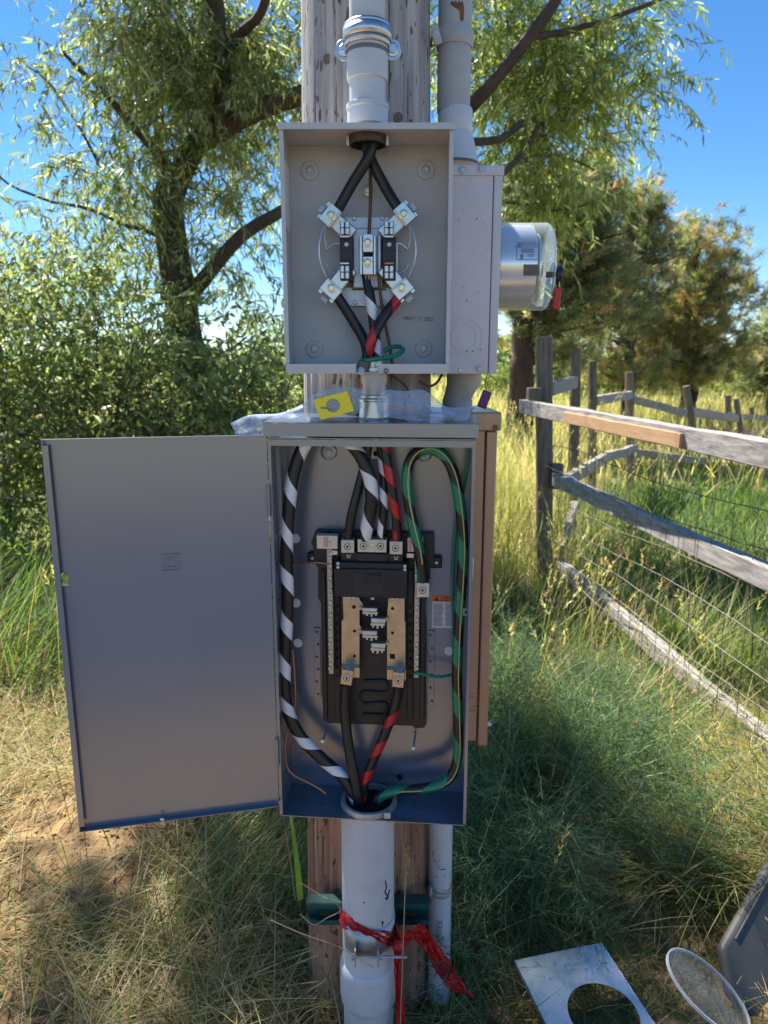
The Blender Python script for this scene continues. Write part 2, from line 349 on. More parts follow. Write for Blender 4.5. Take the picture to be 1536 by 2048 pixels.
# numpy mesh with a colour per vertex
def np_mesh(name, verts, faces, cols, mat, parent=None):
    verts = np.asarray(verts, np.float32).reshape(-1, 3); faces = np.asarray(faces, np.int32); k = faces.shape[1]
    me = bpy.data.meshes.new(name); me.vertices.add(len(verts)); me.vertices.foreach_set('co', verts.ravel())
    me.loops.add(faces.size); me.loops.foreach_set('vertex_index', faces.ravel())
    me.polygons.add(len(faces)); me.polygons.foreach_set('loop_start', np.arange(0, faces.size, k, dtype=np.int32))
    try: me.polygons.foreach_set('loop_total', np.full(len(faces), k, np.int32))
    except Exception: pass
    a = me.color_attributes.new('col', 'FLOAT_COLOR', 'POINT')
    c4 = np.ones((len(verts), 4), np.float32); c4[:, :3] = np.asarray(cols, np.float32).reshape(-1, 3); a.data.foreach_set('color', c4.ravel())
    me.materials.append(MATS[mat]); me.update(calc_edges=True)
    o = bpy.data.objects.new(name, me); return link(o, parent)
def unit(a): return a / np.maximum(1e-9, np.linalg.norm(a, axis=-1, keepdims=True))
def leaf_geo(base, dirs, length, width, cols, fold=0.25):
    """Diamond leaves: base, two sides, tip."""
    N = len(base); d = unit(dirs); r = rng.normal(size=(N, 3)); side = unit(np.cross(d, r)); nrm = np.cross(side, d)
    L = length[:, None]; Wd = width[:, None]
    tip = base + d * L + nrm * L * rng.normal(0, 0.08, (N, 1)); mid = base + d * L * 0.45
    v = np.stack([base, mid + side * Wd * 0.5 + nrm * Wd * fold, tip, mid - side * Wd * 0.5 + nrm * Wd * fold], 1)
    i = np.arange(N)[:, None] * 4
    return v.reshape(-1, 3), (i + np.array([[0, 1, 2, 3]])), np.repeat(cols, 4, 0)
def blade_geo(base, az, length, width, lean, bend, cols, seg=4, tipcol=None):
    N = len(base); h = np.stack([np.cos(az), np.sin(az), np.zeros(N)], 1); up = np.array([0, 0, 1.0])
    tw = az + np.pi / 2 + rng.normal(0, 0.6, N); side = np.stack([np.cos(tw), np.sin(tw), np.zeros(N)], 1)
    pts = [base.copy()]; p = base.copy()
    for k in range(seg):
        th = lean + bend * ((k + 0.5) / seg)
        p = p + (h * np.sin(th)[:, None] + up * np.cos(th)[:, None]) * (length / seg)[:, None]; pts.append(p.copy())
    V = []; C = []
    for k, p in enumerate(pts):
        w = width * (1 - (k / seg) ** 1.6 * 0.93); V += [p - side * w[:, None] * 0.5, p + side * w[:, None] * 0.5]
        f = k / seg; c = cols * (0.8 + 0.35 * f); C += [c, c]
    V = np.stack(V, 1); C = np.stack(C, 1); m = 2 * (seg + 1)
    i = (np.arange(N) * m)[:, None, None]; q = np.array([[2 * k, 2 * k + 1, 2 * k + 3, 2 * k + 2] for k in range(seg)])[None]
    return V.reshape(-1, 3), (i + q).reshape(-1, 4), C.reshape(-1, 3)
def merge(parts):
    V = []; Fc = []; C = []; k = 0
    for v, f, c in parts: V.append(v); Fc.append(f + k); C.append(c); k += len(v)
    return np.concatenate(V), np.concatenate(Fc), np.concatenate(C)
def palette(n, cols, w, jit=0.18):
    cols = np.array(cols, float); c = cols[rng.choice(len(cols), n, p=np.array(w) / sum(w))]
    return np.clip(c * (1 + rng.normal(0, jit, (n, 1))) * (1 + rng.normal(0, 0.05, (n, 3))), 0.004, 0.9)
def gz(x, y):
    x = np.asarray(x, float); y = np.asarray(y, float)
    near = np.exp(-((x + 0.0) ** 2 + (y - 2) ** 2) / 400)
    z = 0.03 * np.sin(1.7 * x + .5) * np.sin(1.3 * y + 1) + 0.015 * np.sin(4.1 * x + 2.3 * y) + 0.008 * np.sin(9 * x - 5 * y)
    z += 0.07 * np.exp(-((x + 1.0) ** 2 + (y - 2.1) ** 2) / 0.2) - 0.10 * np.clip((y - 2.4) / 2.5, 0, 1) * np.clip(x, 0, 1)
    return z * near

# ------------------------------------------------------------------ ground, unseen strip added behind the camera for the door's reflection
def axis_pts(a, b, core0, core1, step, grow=1.16):
    xs = list(np.arange(core0, core1 + 1e-6, step)); d = step
    while xs[-1] < b: d *= grow; xs.append(xs[-1] + d)
    d = step
    while xs[0] > a: d *= grow; xs.insert(0, xs[0] - d)
    return np.array(xs)
gx = axis_pts(-900, 900, -3, 3, 0.045); gy = axis_pts(-300, 1800, -1.0, 5.5, 0.045)
GX, GY = np.meshgrid(gx, gy); GZ = gz(GX, GY)
GZ += 0.012 * (rng.random(GZ.shape) - 0.5) * (np.abs(GX) < 3.2) * (np.abs(GY - 2.2) < 3.5)
nx = len(gx); ny = len(gy); ii = (np.arange(ny - 1)[:, None] * nx + np.arange(nx - 1)[None]).reshape(-1, 1)
g_o = np_mesh('ground', np.stack([GX, GY, GZ], -1), ii + np.array([[0, 1, nx + 1, nx]]), np.ones((nx * ny, 3)), 'ground')
smooth_mesh(g_o.data, 180); tag(g_o, kind='structure')
mb = MB(); ry = [-0.55, -1.8, -3.2, -4.8]; rx = np.linspace(-30, 30, 61)
mb.add([(x, y + 0.1 * math.sin(x * 1.1), float(gz(x, y)) + 0.03) for y in ry for x in rx], [(j * 61 + i, j * 61 + i + 1, (j + 1) * 61 + i + 1, (j + 1) * 61 + i) for j in range(3) for i in range(60)])
tag(mb.build('reflect_strip', 'reflect_strip_dark'), kind='structure')  # unseen dark sheet, added to give the door a dark reflected band

# ------------------------------------------------------------------ shared small meshes (facing -y)
def m_hex(r, h, mat, washer=True):
    mb = MB()
    if washer: mb.lathe([(r * 1.45, 0), (r * 1.45, -h * 0.25), (r * 1.3, -h * 0.3)], (0, 0, 0), (0, 1, 0), 20)
    mb.lathe([(r * 1.08, 0), (r * 1.08, -h * 0.85), (r * 0.9, -h)], (0, 0, 0), (0, 1, 0), 6); return mb.mesh('bolt', mat)
def m_screw(r, h, mat):
    mb = MB(); mb.lathe([(r, 0.0), (r, -h * 0.6), (r * 0.7, -h)], (0, 0, 0), (0, 1, 0), 14)
    mb.box(-r * 0.8, r * 0.8, -h * 1.06, -h * 0.9, -r * 0.12, r * 0.12); return mb.mesh('screw', mat)
def m_socket(r, h, mat):                                  # set screw in a raised collar
    mb = MB(); mb.lathe([(r, 0), (r, -h), (r * 0.8, -h), (r * 0.78, -h * 0.4), (r * 0.62, -h * 0.3), (r * 0.6, -h * 0.85), (r * 0.34, -h * 0.85), (r * 0.30, -h * 0.2)], (0, 0, 0), (0, 1, 0), 22); return mb.mesh('set_screw', mat)
def m_groove(r, h, mat):
    me = m_socket(r, h, mat); me.materials.append(MATS['steel_dark'])
    for p in me.polygons:
        c = sum((me.vertices[i].co for i in p.vertices), Vector()) / len(p.vertices); d = sum(math.hypot(me.vertices[i].co.x, me.vertices[i].co.z) for i in p.vertices) / len(p.vertices)
        if 0.61 * r < d < 0.81 * r or d < 0.325 * r: p.material_index = 1
    return me
def m_ring(r0, r1, h, mat, name='ring'):
    mb = MB(); mb.ring((0, 0, 0), r0, r1, 0, -h, 36); return mb.mesh(name, mat)
HEX_Y = m_hex(0.0058, 0.006, 'bolt_yellow'); HEX_G = m_hex(0.0075, 0.007, 'galv'); HEX_D = m_hex(0.005, 0.004, 'galv_dull')
SCREW = m_screw(0.0042, 0.0025, 'zinc'); SCREW_S = m_screw(0.0032, 0.003, 'galv'); SOCK = m_groove(0.0092, 0.0025, 'tin')
RIVET = m_screw(0.0036, 0.003, 'tin')
def dimple_mesh(mat):
    mb = MB(); mb.lathe([(0.017, 0), (0.0165, -0.0025), (0.0135, -0.004), (0.009, -0.0035), (0.0085, -0.002)], (0, 0, 0), (0, 1, 0), 26); return mb.mesh('mounting_boss', mat)

# ------------------------------------------------------------------ utility pole
PX0, PY0 = -0.036, 1.578
pole = thing('utility_pole', 'weathered round wooden utility pole carrying the two open grey boxes', 'pole', (PX0, PY0, 0))
def pole_r(z): return 0.160 - 0.0145 * z
mb = MB(); nn = 120; zs = np.linspace(-0.3, 7.0, 240); vs = []
for z in zs:
    for i in range(nn):
        t = 2 * math.pi * i / nn
        c = noise.noise(Vector((math.cos(t) * 9, math.sin(t) * 9, z * 0.55))); c2 = noise.noise(Vector((math.cos(t) * 22, math.sin(t) * 22, z * 1.1 + 9)))
        dr = -0.010 * max(0, 0.16 - abs(c)) / 0.16 * (1 if c2 > -0.15 else 0) + 0.0012 * c2
        r = pole_r(z) + dr; vs.append((PX0 + r * math.cos(t), PY0 + r * math.sin(t), z))
fs = [(j * nn + i, j * nn + (i + 1) % nn, (j + 1) * nn + (i + 1) % nn, (j + 1) * nn + i) for j in range(len(zs) - 1) for i in range(nn)]
mb.add(vs, fs); mb.build('shaft', 'pole_wood', pole)
for (kx, ky) in ((797, 226), (652, 105)):
    p = P(kx, ky, 1.44); rr = pole_r(p.z); p.y = PY0 - math.sqrt(max(0.001, rr * rr - (p.x - PX0) ** 2)) - 0.001
    mb = MB(); mb.lathe([(0.009, 0.003), (0.0085, -0.0015), (0.005, -0.001), (0.004, -0.003)], p, (0, 1, 0), 18, sx=1); mb.build('knot', 'post_wood', pole)

# ------------------------------------------------------------------ conduit riser above the upper box
CX = P(735, 150, 1.36).x
def zP(x, y, Y): return P(x, y, Y).z
riser = thing('conduit_riser', 'grey plastic conduit entering the top of the upper box', 'conduit', (CX, 1.36, zP(735, 250, 1.36)))
def rpx(w, y, Y): return w / 2 * F0.px(735, y, Y)
z = lambda y: zP(735, y, 1.36)
MB().lathe([(0.031, z(168)), (0.031, z(40))], (CX, 1.36, 0), n=40).build('pipe_stub', 'pvc', riser)
MB().lathe([(0.0315, z(214)), (0.0315, z(163))], (CX, 1.36, 0), n=40).build('lower_pipe', 'pvc', riser)
MB().lathe([(0.0345, z(164)), (0.0358, z(162)), (0.0362, z(100)), (0.0352, z(88)), (0.0316, z(84))], (CX, 1.36, 0), n=40).build('coupling', 'pvc', riser)
MB().lathe([(0.0308, z(90)), (0.0308, 3.9)], (CX, 1.36, 0), n=40).build('pipe', 'pvc', riser)
MB().lathe([(0.036, z(254)), (0.036, z(222)), (0.0375, z(220)), (0.0375, z(212)), (0.033, z(209))], (CX, 1.36, 0), n=40).build('hub', 'pvc', riser)
MB().lathe([(0.0366, z(112)), (0.0366, z(103))], (CX, 1.36, 0), n=40, caps=False).build('marker_stripe', 'print_grey', riser)
st = thing('pipe_strap', 'shiny zinc two-hole strap holding the riser above the upper box', 'strap', (CX, 1.40, z(75)))
mb = MB()
for (r0, h0, h1) in ((0.0375, z(97), z(84)), (0.0395, z(84), z(60)), (0.0372, z(60), z(52))):
    n = 28; vs = []; 
    for h in (h0, h1):
        for i in range(n + 1):
            t = math.pi * (1 + i / n); vs.append((CX + r0 * math.cos(t), 1.36 + r0 * math.sin(t) * 1.0, h))
    mb.add(vs, [(i, i + 1, n + 2 + i, n + 1 + i) for i in range(n)])
o = mb.build('band', 'galv', st); sm = o.modifiers.new('s', 'SOLIDIFY'); sm.thickness = 0.0025
for s, ex in ((-1, 688), (1, 785)):
    q = P(ex, 101, 1.365); mb = MB()
    pts = [(math.cos(a) * 0.0155, math.sin(a) * 0.0175) for a in np.linspace(0, 2 * math.pi, 14, endpoint=False)]
    mb.prism([(q.x + a, q.z + b) for a, b in pts], 1.362, 1.365); mb.box(q.x - s * 0.016 - 0.009, q.x - s * 0.016 + 0.009, 1.362, 1.366, q.z - 0.008, q.z + 0.014)
    mb.build('ear', 'galv', st, 0.001); inst(HEX_G, 'bolt', (q.x, 1.361, q.z), st)

# ------------------------------------------------------------------ upper box (meter socket)
UX0, UX1, UY0, UY1 = -0.1745, 0.1155, 1.30, 1.416
UZ1 = zP(730, 252, 1.30); UZ0 = zP(730, 745, 1.30)
ub = thing('meter_socket_box', 'open grey upper steel box with four jaw lugs and twisted cables inside', 'electrical box', (-0.03, 1.416, UZ0))
MB().box(UX0, UX1, UY1, UY1 + 0.0025, UZ0, UZ1).build('back_wall', 'grey_paint', ub)
for xa, xb, nm in ((UX0 - 0.002, UX0, 1), (UX1, UX1 + 0.002, -1)):
    mb = MB(); mb.box(xa, xb, UY0, UY1 + 0.0025, UZ0, UZ1 - 0.001)
    xi = xb if nm == 1 else xa - 0.005; mb.box(xi, xi + 0.005, UY0, UY0 + 0.0015, UZ0 + 0.016, UZ1 - 0.004); mb.build('side_wall', 'grey_paint', ub)
mb = MB(); mb.box(UX0 - 0.003, UX1 + 0.003, UY0 - 0.006, UY1 + 0.003, UZ1, UZ1 + 0.002); mb.box(UX0 - 0.004, UX1 + 0.004, UY0 - 0.008, UY0 - 0.006, UZ1 - 0.007, UZ1 + 0.003)
mb.build('hood', 'grey_paint', ub)
zl = zP(730, 728, 1.30); mb = MB(); mb.box(UX0, UX1, UY0, UY1, UZ0 - 0.002, UZ0)
xs0 = P(712, 740, 1.3).x; xs1 = P(757, 740, 1.3).x
mb.box(UX0, xs0, UY0 - 0.0005, UY0 + 0.001, UZ0, zl); mb.box(xs1, UX1, UY0 - 0.0005, UY0 + 0.001, UZ0, zl); mb.build('bottom_lip', 'grey_paint', ub)
DIM = dimple_mesh('grey_paint')
for (x, y) in ((620, 342), (852, 340), (629, 698), (847, 697)):
    q = P(x, y, UY1); d = inst(DIM, 'mounting_boss', (q.x, UY1 - 0.0005, q.z), ub); inst(HEX_D, 'bolt', (0, -0.003, 0), d)
KO = [m_ring(r - 0.0012, r, 0.0012, 'grey_paint', 'knockout_ring') for r in (0.020, 0.026, 0.032, 0.039, 0.044)]
q = P(735, 664, UY1)
for me in KO: inst(me, 'knockout_ring', (q.x, UY1 - 0.0004, q.z), ub)
a = P(570, 395, 1.36); b = P(575, 490, 1.36)
MB().box(UX0 + 0.0005, UX0 + 0.0012, 1.325, 1.395, P(572, 460, 1.36).z, P(570, 325, 1.36).z).build('label_sticker', 'paper_white', ub)
q = P(838, 638, UY1); inst(text_mesh('MAY 17 2021', 0.0105, 'print_grey'), 'date_stamp', (q.x, UY1 - 0.0012, q.z), ub, rot=(0, R(2), 0))
q = P(772, 742, 1.30); inst(m_ring(0.0025, 0.0045, 0.002, 'steel_dark'), 'hole_rim', (q.x, UY0 - 0.001, q.z), ub)
# opening of the hub in the roof of the box
MB().lathe([(0.031, UZ1 - 0.014), (0.036, UZ1 - 0.012), (0.036, UZ1 - 0.0005), (0.031, UZ1 - 0.0005), (0.031, UZ1 - 0.014)], (CX, 1.36, 0), n=36, caps=False).build('entry_bushing', 'steel_dark', ub)
for s in (-1, 1):
    MB().box(CX + s * 0.0345 - 0.002, CX + s * 0.0345 + 0.002, 1.335, 1.339, UZ1 - 0.020, UZ1 - 0.004).build('bushing_clip', 'zinc', ub)
    MB().box(CX + s * 0.036 - 0.0012, CX + s * 0.036 + 0.0012, 1.408, 1.411, UZ1 - 0.012, UZ1 - 0.004).build('bushing_clip', 'zinc', ub)
inst(HEX_Y, 'ground_screw', tuple(P(736, 382, 1.412)), ub)
def rect(mb, x0, y0, x1, y1, Y, dep, fr=F0):
    xm, ym = (x0 + x1) / 2, (y0 + y1) / 2
    a = fr.L(x0, ym, Y).x; b = fr.L(x1, ym, Y).x; c = fr.L(xm, y0, Y).z; d = fr.L(xm, y1, Y).z
    return mb.box(a, b, Y, Y + dep, d, c)
def rpart(name, mat, parent, x0, y0, x1, y1, Y, dep, bevel=0.0006, fr=F0):
    mb = MB(); rect(mb, x0, y0, x1, y1, Y, dep, fr); return mb.build(name, mat, parent, bevel)
sb = rpart('socket_bracket', 'zinc', ub, 681, 434, 792, 458, 1.400, 0.002)
rpart('raised_channel', 'zinc', sb, 706, 456, 765, 576, 1.388, 0.016, 0.002)
rpart('lower_flange', 'zinc', sb, 684, 575, 790, 612, 1.402, 0.002)
for (x, y) in ((709, 437), (765, 437), (710, 605), (768, 604), (757, 533)): inst(SCREW, 'screw', tuple(P(x, y, 1.4 if y != 533 else 1.386)), sb)
rpart('copper_strap', 'copper_aged', sb, 703, 577, 772, 580, 1.397, 0.003)
for x0, x1 in ((680, 706), (765, 792)):
    ins = rpart('insulator', 'black_plastic', ub, x0, 474, x1, 562, 1.368, 0.03, 0.0012)
    for yy in (498, 519): rpart('rib', 'black_plastic', ins, x0 - 0.6, yy, x1 + 0.6, yy + 2, 1.3665, 0.01, 0)
    inst(SCREW, 'screw', tuple(P((x0 + x1) / 2, 489, 1.3675)), ins)
rpart('insulator_edge', 'zinc', ub, 791, 488, 796, 545, 1.374, 0.02)
def jaw(bx, by, jx, jy, k):
    """One lug: clamp block on a slanted bar, with a spring jaw of four rollers."""
    B = P(bx, by, 1.362); J = P(jx, jy, 1.362); v = Vector((J.x - B.x, 0, J.z - B.z)).normalized(); w = Vector((-v.z, 0, v.x))
    M = Matrix((v, Vector((0, 1, 0)), w)).transposed()
    bar = MB(); c = Vector(((B.x + J.x) / 2, 1.372, (B.z + J.z) / 2)); L = (Vector((J.x, 0, J.z)) - Vector((B.x, 0, B.z))).length
    bar.obox(c + v * 0.004, (L / 2 + 0.012, 0.0035, 0.0145), M); o = bar.build('jaw_lug', 'tin', ub, 0.0025)
    MB().obox(Vector((B.x, 1.3605, B.z)) - v * 0.002, (0.0125, 0.009, 0.0175), M).build('clamp_block', 'tin', o, 0.001)
    for s in (-1, 1): MB().obox(Vector((B.x, 1.366, B.z)) - v * 0.017 + w * s * 0.013, (0.003, 0.008, 0.004), M).build('clamp_foot', 'tin', o, 0.0006)
    MB().obox(Vector((B.x, 1.3705, B.z)) - v * 0.0235, (0.0045, 0.003, 0.007), M).build('lug_tab', 'galv_dull', o, 0.0006)
    MB().obox(Vector((B.x, 1.3515, B.z)) + v * 0.0075, (0.0008, 0.0012, 0.0175), M).build('seam', 'galv_dull', o)
    inst(HEX_Y, 'bolt', (B.x, 1.3515, B.z), o)
    s = 1 if jy < 500 else -1
    for dx in (-0.0046, 0.0046):
        for dz in (0.0058, -0.0058):
            MB().lathe([(0.0036, -0.0054), (0.0042, -0.0046), (0.0042, 0.0046), (0.0036, 0.0054)], (J.x + dx, 1.352, J.z + dz), (0, 0, 1), 12).build('jaw_roller', 'tin', o)
    MB().box(J.x - 0.0070, J.x + 0.0070, 1.354, 1.368, J.z - 0.0105, J.z + 0.0105).build('jaw_slot', 'steel_dark', o, 0.0006)
    MB().box(J.x - 0.008, J.x + 0.008, 1.348, 1.356, J.z - s * 0.0165, J.z - s * 0.0135).build('jaw_spring', 'copper' if k == 3 else 'tin', o, 0.0004)
for k, a in enumerate(((663, 434, 690, 458), (807, 431, 778, 458), (664, 578, 690, 546), (803, 577, 778, 546))): jaw(*a, k)
nb = rpart('neutral_block', 'zinc', ub, 718, 473, 754, 546, 1.378, 0.012, 0.001)
for x0, x1 in ((719.5, 724.5), (747, 751.5)): rpart('rail', 'tin', nb, x0, 471, x1, 549, 1.364, 0.016, 0.0006)
for y0, y1, yb in ((468, 504, 486), (513, 549, 526)):
    rpart('saddle', 'tin', nb, 726, y0, 746, y1, 1.359, 0.02, 0.0008); inst(HEX_Y, 'bolt', tuple(P(735, yb, 1.3588)), nb)
rpart('gap_bar', 'hole_black', nb, 727, 504, 745, 513, 1.366, 0.01, 0)
rpart('ground_post', 'zinc', nb, 754, 468, 763, 550, 1.372, 0.014, 0.003)
mir = lambda x: 1470 - x
for f in (lambda x: x, mir):
    def wire(pts, r, nm): MB().tube(spline([P(f(x), y, Y) for x, y, Y in pts], 0.004), r, 8).build(nm, 'galv', ub)
    wire([(652, 445, 1.358), (643, 465, 1.348), (638, 492, 1.344), (640, 522, 1.346), (650, 548, 1.354), (654, 556, 1.358)], 0.0021, 'guard_wire')
    wire([(651, 446, 1.366), (649, 470, 1.374), (651, 488, 1.378), (655, 498, 1.378), (662, 491, 1.378), (670, 487, 1.378), (682, 487, 1.378)], 0.0017, 'guard_wire')
    wire([(653, 528, 1.378), (658, 538, 1.378), (668, 545, 1.378), (682, 546, 1.378)], 0.0017, 'guard_wire')
# grounding bushing at the floor of the box
q = P(745, 738, 1.355)
MB().lathe([(0.024, UZ0 + 0.001), (0.027, UZ0 + 0.002), (0.027, UZ0 + 0.022), (0.0235, UZ0 + 0.023), (0.0225, UZ0 + 0.015)], (q.x, 1.36, 0), n=30).build('grounding_bushing', 'galv', ub)
MB().obox(P(727, 733, 1.325), (0.011, 0.011, 0.011), Matrix.Rotation(R(12), 3, 'Y')).build('bonding_lug', 'steel_dark', ub, 0.003)
inst(HEX_D, 'bolt', tuple(P(722, 742, 1.3125)), ub); inst(m_socket(0.006, 0.003, 'galv'), 'set_screw', tuple(P(757, 729, 1.331)), ub)
rpart('bushing_front', 'galv', ub, 737, 735, 757, 744, 1.33, 0.01)

# ------------------------------------------------------------------ cables of the upper box
def cable(name, label, pts, r, mat='cable_black', fr=F0, tape=None, cat='cable', group=None, n=14):
    path = spline([fr.W(*p) for p in pts])
    t = thing(name, label, cat, path[-1], group)
    MB().tube(path, r, n).build('sheath' if mat == 'cable_black' else 'conductor', mat, t)
    for k in (tape or []): tape_helix(path, r, parent=t, **k)
    return t, path
def strands(t, p, d, r, L=0.012):
    mb = MB(); p = Vector(p); d = Vector(d).normalized(); a = d.orthogonal().normalized(); b = d.cross(a)
    for i in range(9):
        an = i * 0.7; q = p + (a * math.cos(an) + b * math.sin(an)) * r * 0.75; mb.tube([q, q + d * L], r * 0.22, 5)
    return mb.build('bare_strands', 'copper', t)
HB = 0.0098
t, _ = cable('service_cable', 'black service cable running from the roof hub to the upper lug on the door side', [(750, 225, 1.36), (749, 262, 1.355), (738, 312, 1.352), (706, 365, 1.360), (682, 408, 1.364), (674, 422, 1.368)], HB)
strands(t, P(675, 417, 1.364), P(670, 428, 1.37) - P(677, 412, 1.364), HB)
t, _ = cable('service_cable', 'black service cable running from the roof hub to the upper lug on the meter side', [(723, 225, 1.36), (728, 265, 1.368), (740, 315, 1.372), (768, 370, 1.372), (788, 404, 1.368), (797, 418, 1.368)], HB)
strands(t, P(795, 414, 1.368), P(801, 426, 1.37) - P(793, 408, 1.366), HB)
cable('ground_wire', 'bare copper wire dropping from the crossed cables to the middle neutral block', [(742, 235, 1.372), (741, 330, 1.386), (741, 400, 1.378), (738, 470, 1.368)], 0.0032, 'copper_aged', cat='wire')
t, _ = cable('load_cable', 'plain black cable from a lower lug of the upper box to its floor bushing', [(672, 590, 1.368), (682, 604, 1.37), (708, 645, 1.374), (730, 685, 1.372), (737, 730, 1.365), (740, 780, 1.36)], HB)
strands(t, P(674, 594, 1.368), P(667, 583, 1.37) - P(677, 600, 1.368), HB)
t, _ = cable('neutral_cable', 'black cable with white spiral tape under the neutral block of the upper box', [(733, 548, 1.374), (735, 562, 1.372), (742, 605, 1.366), (749, 660, 1.368), (753, 720, 1.362), (752, 780, 1.36)], HB * 0.95,
      tape=[dict(pitch=0.062, width=0.030, phase=0.5, name='white_tape', mat='tape_white', s0=0.012, hand=-1)])
strands(t, P(735, 560, 1.372), (0, 0, 1), HB)
cable('hot_cable', 'black cable with red spiral tape crossing the others at the upper box floor', [(802, 589, 1.366), (792, 602, 1.364), (766, 636, 1.352), (744, 680, 1.346), (733, 722, 1.352), (731, 780, 1.36)], HB,
      tape=[dict(pitch=0.088, width=0.036, phase=1.2, name='red_tape', mat='tape_red', hand=-1)])
cable('ground_wire', 'bare copper wire running from the ground post down behind the red taped cable', [(757, 548, 1.374), (760, 580, 1.374), (767, 630, 1.376), (779, 690, 1.376), (785, 735, 1.37)], 0.0030, 'copper_aged', cat='wire')
cable('bonding_wire', 'short green wire looped over the floor bushing of the upper box', [(723, 722, 1.322), (745, 719, 1.32), (775, 715, 1.322), (797, 708, 1.33), (806, 699, 1.345), (797, 693, 1.36), (780, 695, 1.366), (768, 703, 1.366)], 0.0042, 'wire_green', cat='wire')

# ------------------------------------------------------------------ steel nipple between the two boxes
nip = thing('conduit_nipple', 'shiny steel conduit nipple joining the upper box to the lower panel', 'conduit', (P(748, 845, 1.36).x, 1.36, zP(748, 845, 1.36)))
zz = lambda y: zP(748, y, 1.36); nxx = P(748, 800, 1.36).x; k = F0.px(748, 800, 1.36)
MB().lathe([(27 * k, UZ0 - 0.003), (27 * k, zz(760)), (24.5 * k, zz(772)), (24.5 * k, zz(796))], (nxx, 1.36, 0), n=36).build('neck', 'galv_dull', nip)
MB().lathe([(26 * k, zz(797)), (27.5 * k, zz(795)), (27.5 * k, zz(791)), (25 * k, zz(789))], (nxx, 1.36, 0), n=36).build('locknut', 'galv', nip)
MB().lathe([(36 * k, zz(850)), (36 * k, zz(838)), (30 * k, zz(834)), (29 * k, zz(803)), (31 * k, zz(801)), (31 * k, zz(798)), (26 * k, zz(797))], (nxx, 1.36, 0), n=36).build('hub', 'galv', nip)
MB().lathe([(52 * k, zz(853)), (52 * k, zz(848)), (46 * k, zz(844)), (34 * k, zz(842))], (nxx, 1.36, 0), n=36).build('hub_flange', 'galv', nip)

# ------------------------------------------------------------------ lower panel with its open door
FP = Frame(-0.025, 1.300, R(5))
PW = 0.190; PZ1 = 1.418; PZ0 = 0.634; DB = 0.116
lp = thing('load_center_panel', 'open grey lower breaker panel with black interior and wide swung-out door', 'electrical panel', frame=FP)
PP = 'panel_paint'
MB().box(-PW, PW, DB, DB + 0.0025, PZ0, PZ1).build('back_wall', PP, lp)
for a, b, s in ((-PW - 0.002, -PW, 1), (PW, PW + 0.002, -1)):
    mb = MB(); mb.box(a, b, 0, DB + 0.0025, PZ0, PZ1 - 0.0005); x = b if s == 1 else a - 0.004; mb.box(x, x + 0.004, -0.0003, 0.0012, PZ0 + 0.003, PZ1 - 0.01); mb.build('side_wall', PP, lp)
MB().box(-PW, PW, 0.001, DB, PZ0 - 0.002, PZ0).build('floor', PP, lp)
MB().box(-PW, PW, 0.002, DB, PZ1 - 0.002, PZ1).build('roof', PP, lp)
MB().box(-PW - 0.001, PW + 0.001, -0.003, -0.001, FP.L(740, 893, 0).z, FP.L(740, 880, 0).z).build('top_trim', PP, lp)
cap = MB(); zt = FP.L(740, 846, -0.012).z; zb = FP.L(740, 874, -0.012).z; zk = zt + 0.008
cap.prism([(-PW - 0.006, zb), (PW + 0.006, zb), (PW + 0.006, zt), (-PW - 0.006, zt)], -0.012, -0.0105)
cap.add([(-PW - 0.006, -0.012, zt), (PW + 0.006, -0.012, zt), (PW + 0.006, DB + 0.002, zk), (-PW - 0.006, DB + 0.002, zk), (-PW - 0.006, -0.012, zt - 0.0015), (PW + 0.006, -0.012, zt - 0.0015), (PW + 0.006, DB + 0.002, zk - 0.0015), (-PW - 0.006, DB + 0.002, zk - 0.0015)], [(0, 1, 2, 3), (7, 6, 5, 4), (0, 4, 5, 1), (1, 5, 6, 2), (2, 6, 7, 3), (3, 7, 4, 0)])
for s in (-1, 1): cap.add([(s * (PW + 0.0058), -0.0105, zb), (s * (PW + 0.0058), DB, zb), (s * (PW + 0.0058), DB, zk - 0.001), (s * (PW + 0.0058), -0.0105, zt - 0.001)], [(0, 1, 2, 3)])
cap.build('rain_cap', PP, lp)
# door: hinge at the left rim, swung wide open
H = Vector((-PW - 0.002, -0.002, 0)); Ew = Vector((-0.592, 1.232, 0)) - FP.o; E = Vector((Ew.dot(FP.ex), Ew.dot(FP.ey), 0))
dv = (E - H).normalized(); dn = Vector((-dv.y, dv.x, 0)); dn = dn if dn.y < 0 else -dn; DL = (E - H).length; DZ0, DZ1 = 0.664, 1.424
def dquad(mb, a0, a1, n0, n1, z0, z1):
    c = [H + dv * a + dn * n + Vector((0, 0, zq)) for zq in (z0, z1) for a, n in ((a0, n0), (a1, n0), (a1, n1), (a0, n1))]
    return mb.add(c, [(0, 3, 2, 1), (4, 5, 6, 7), (0, 1, 5, 4), (1, 2, 6, 5), (2, 3, 7, 6), (3, 0, 4, 7)])
door = MB(); sa0, sa1 = DL - 0.020, DL - 0.008; sz0, sz1 = 1.158, 1.182
for a0, a1, z0, z1 in ((0.001, sa0, DZ0, DZ1), (sa0, DL, DZ0, sz0), (sa0, DL, sz1, DZ1), (sa1, DL, sz0, sz1)): dquad(door, a0, a1, -0.0015, 0, z0, z1)
D = door.build('door', PP, lp)
mb = MB(); dquad(mb, DL - 0.0015, DL, 0, 0.013, DZ0, DZ1); dquad(mb, DL - 0.010, DL - 0.0015, 0.0115, 0.013, DZ0 + 0.012, DZ1 - 0.01); mb.build('outer_flange', PP, D)
mb = MB(); dquad(mb, 0.002, DL - 0.0015, 0, 0.013, DZ0, DZ0 + 0.0015); mb.build('bottom_flange', PP, D)
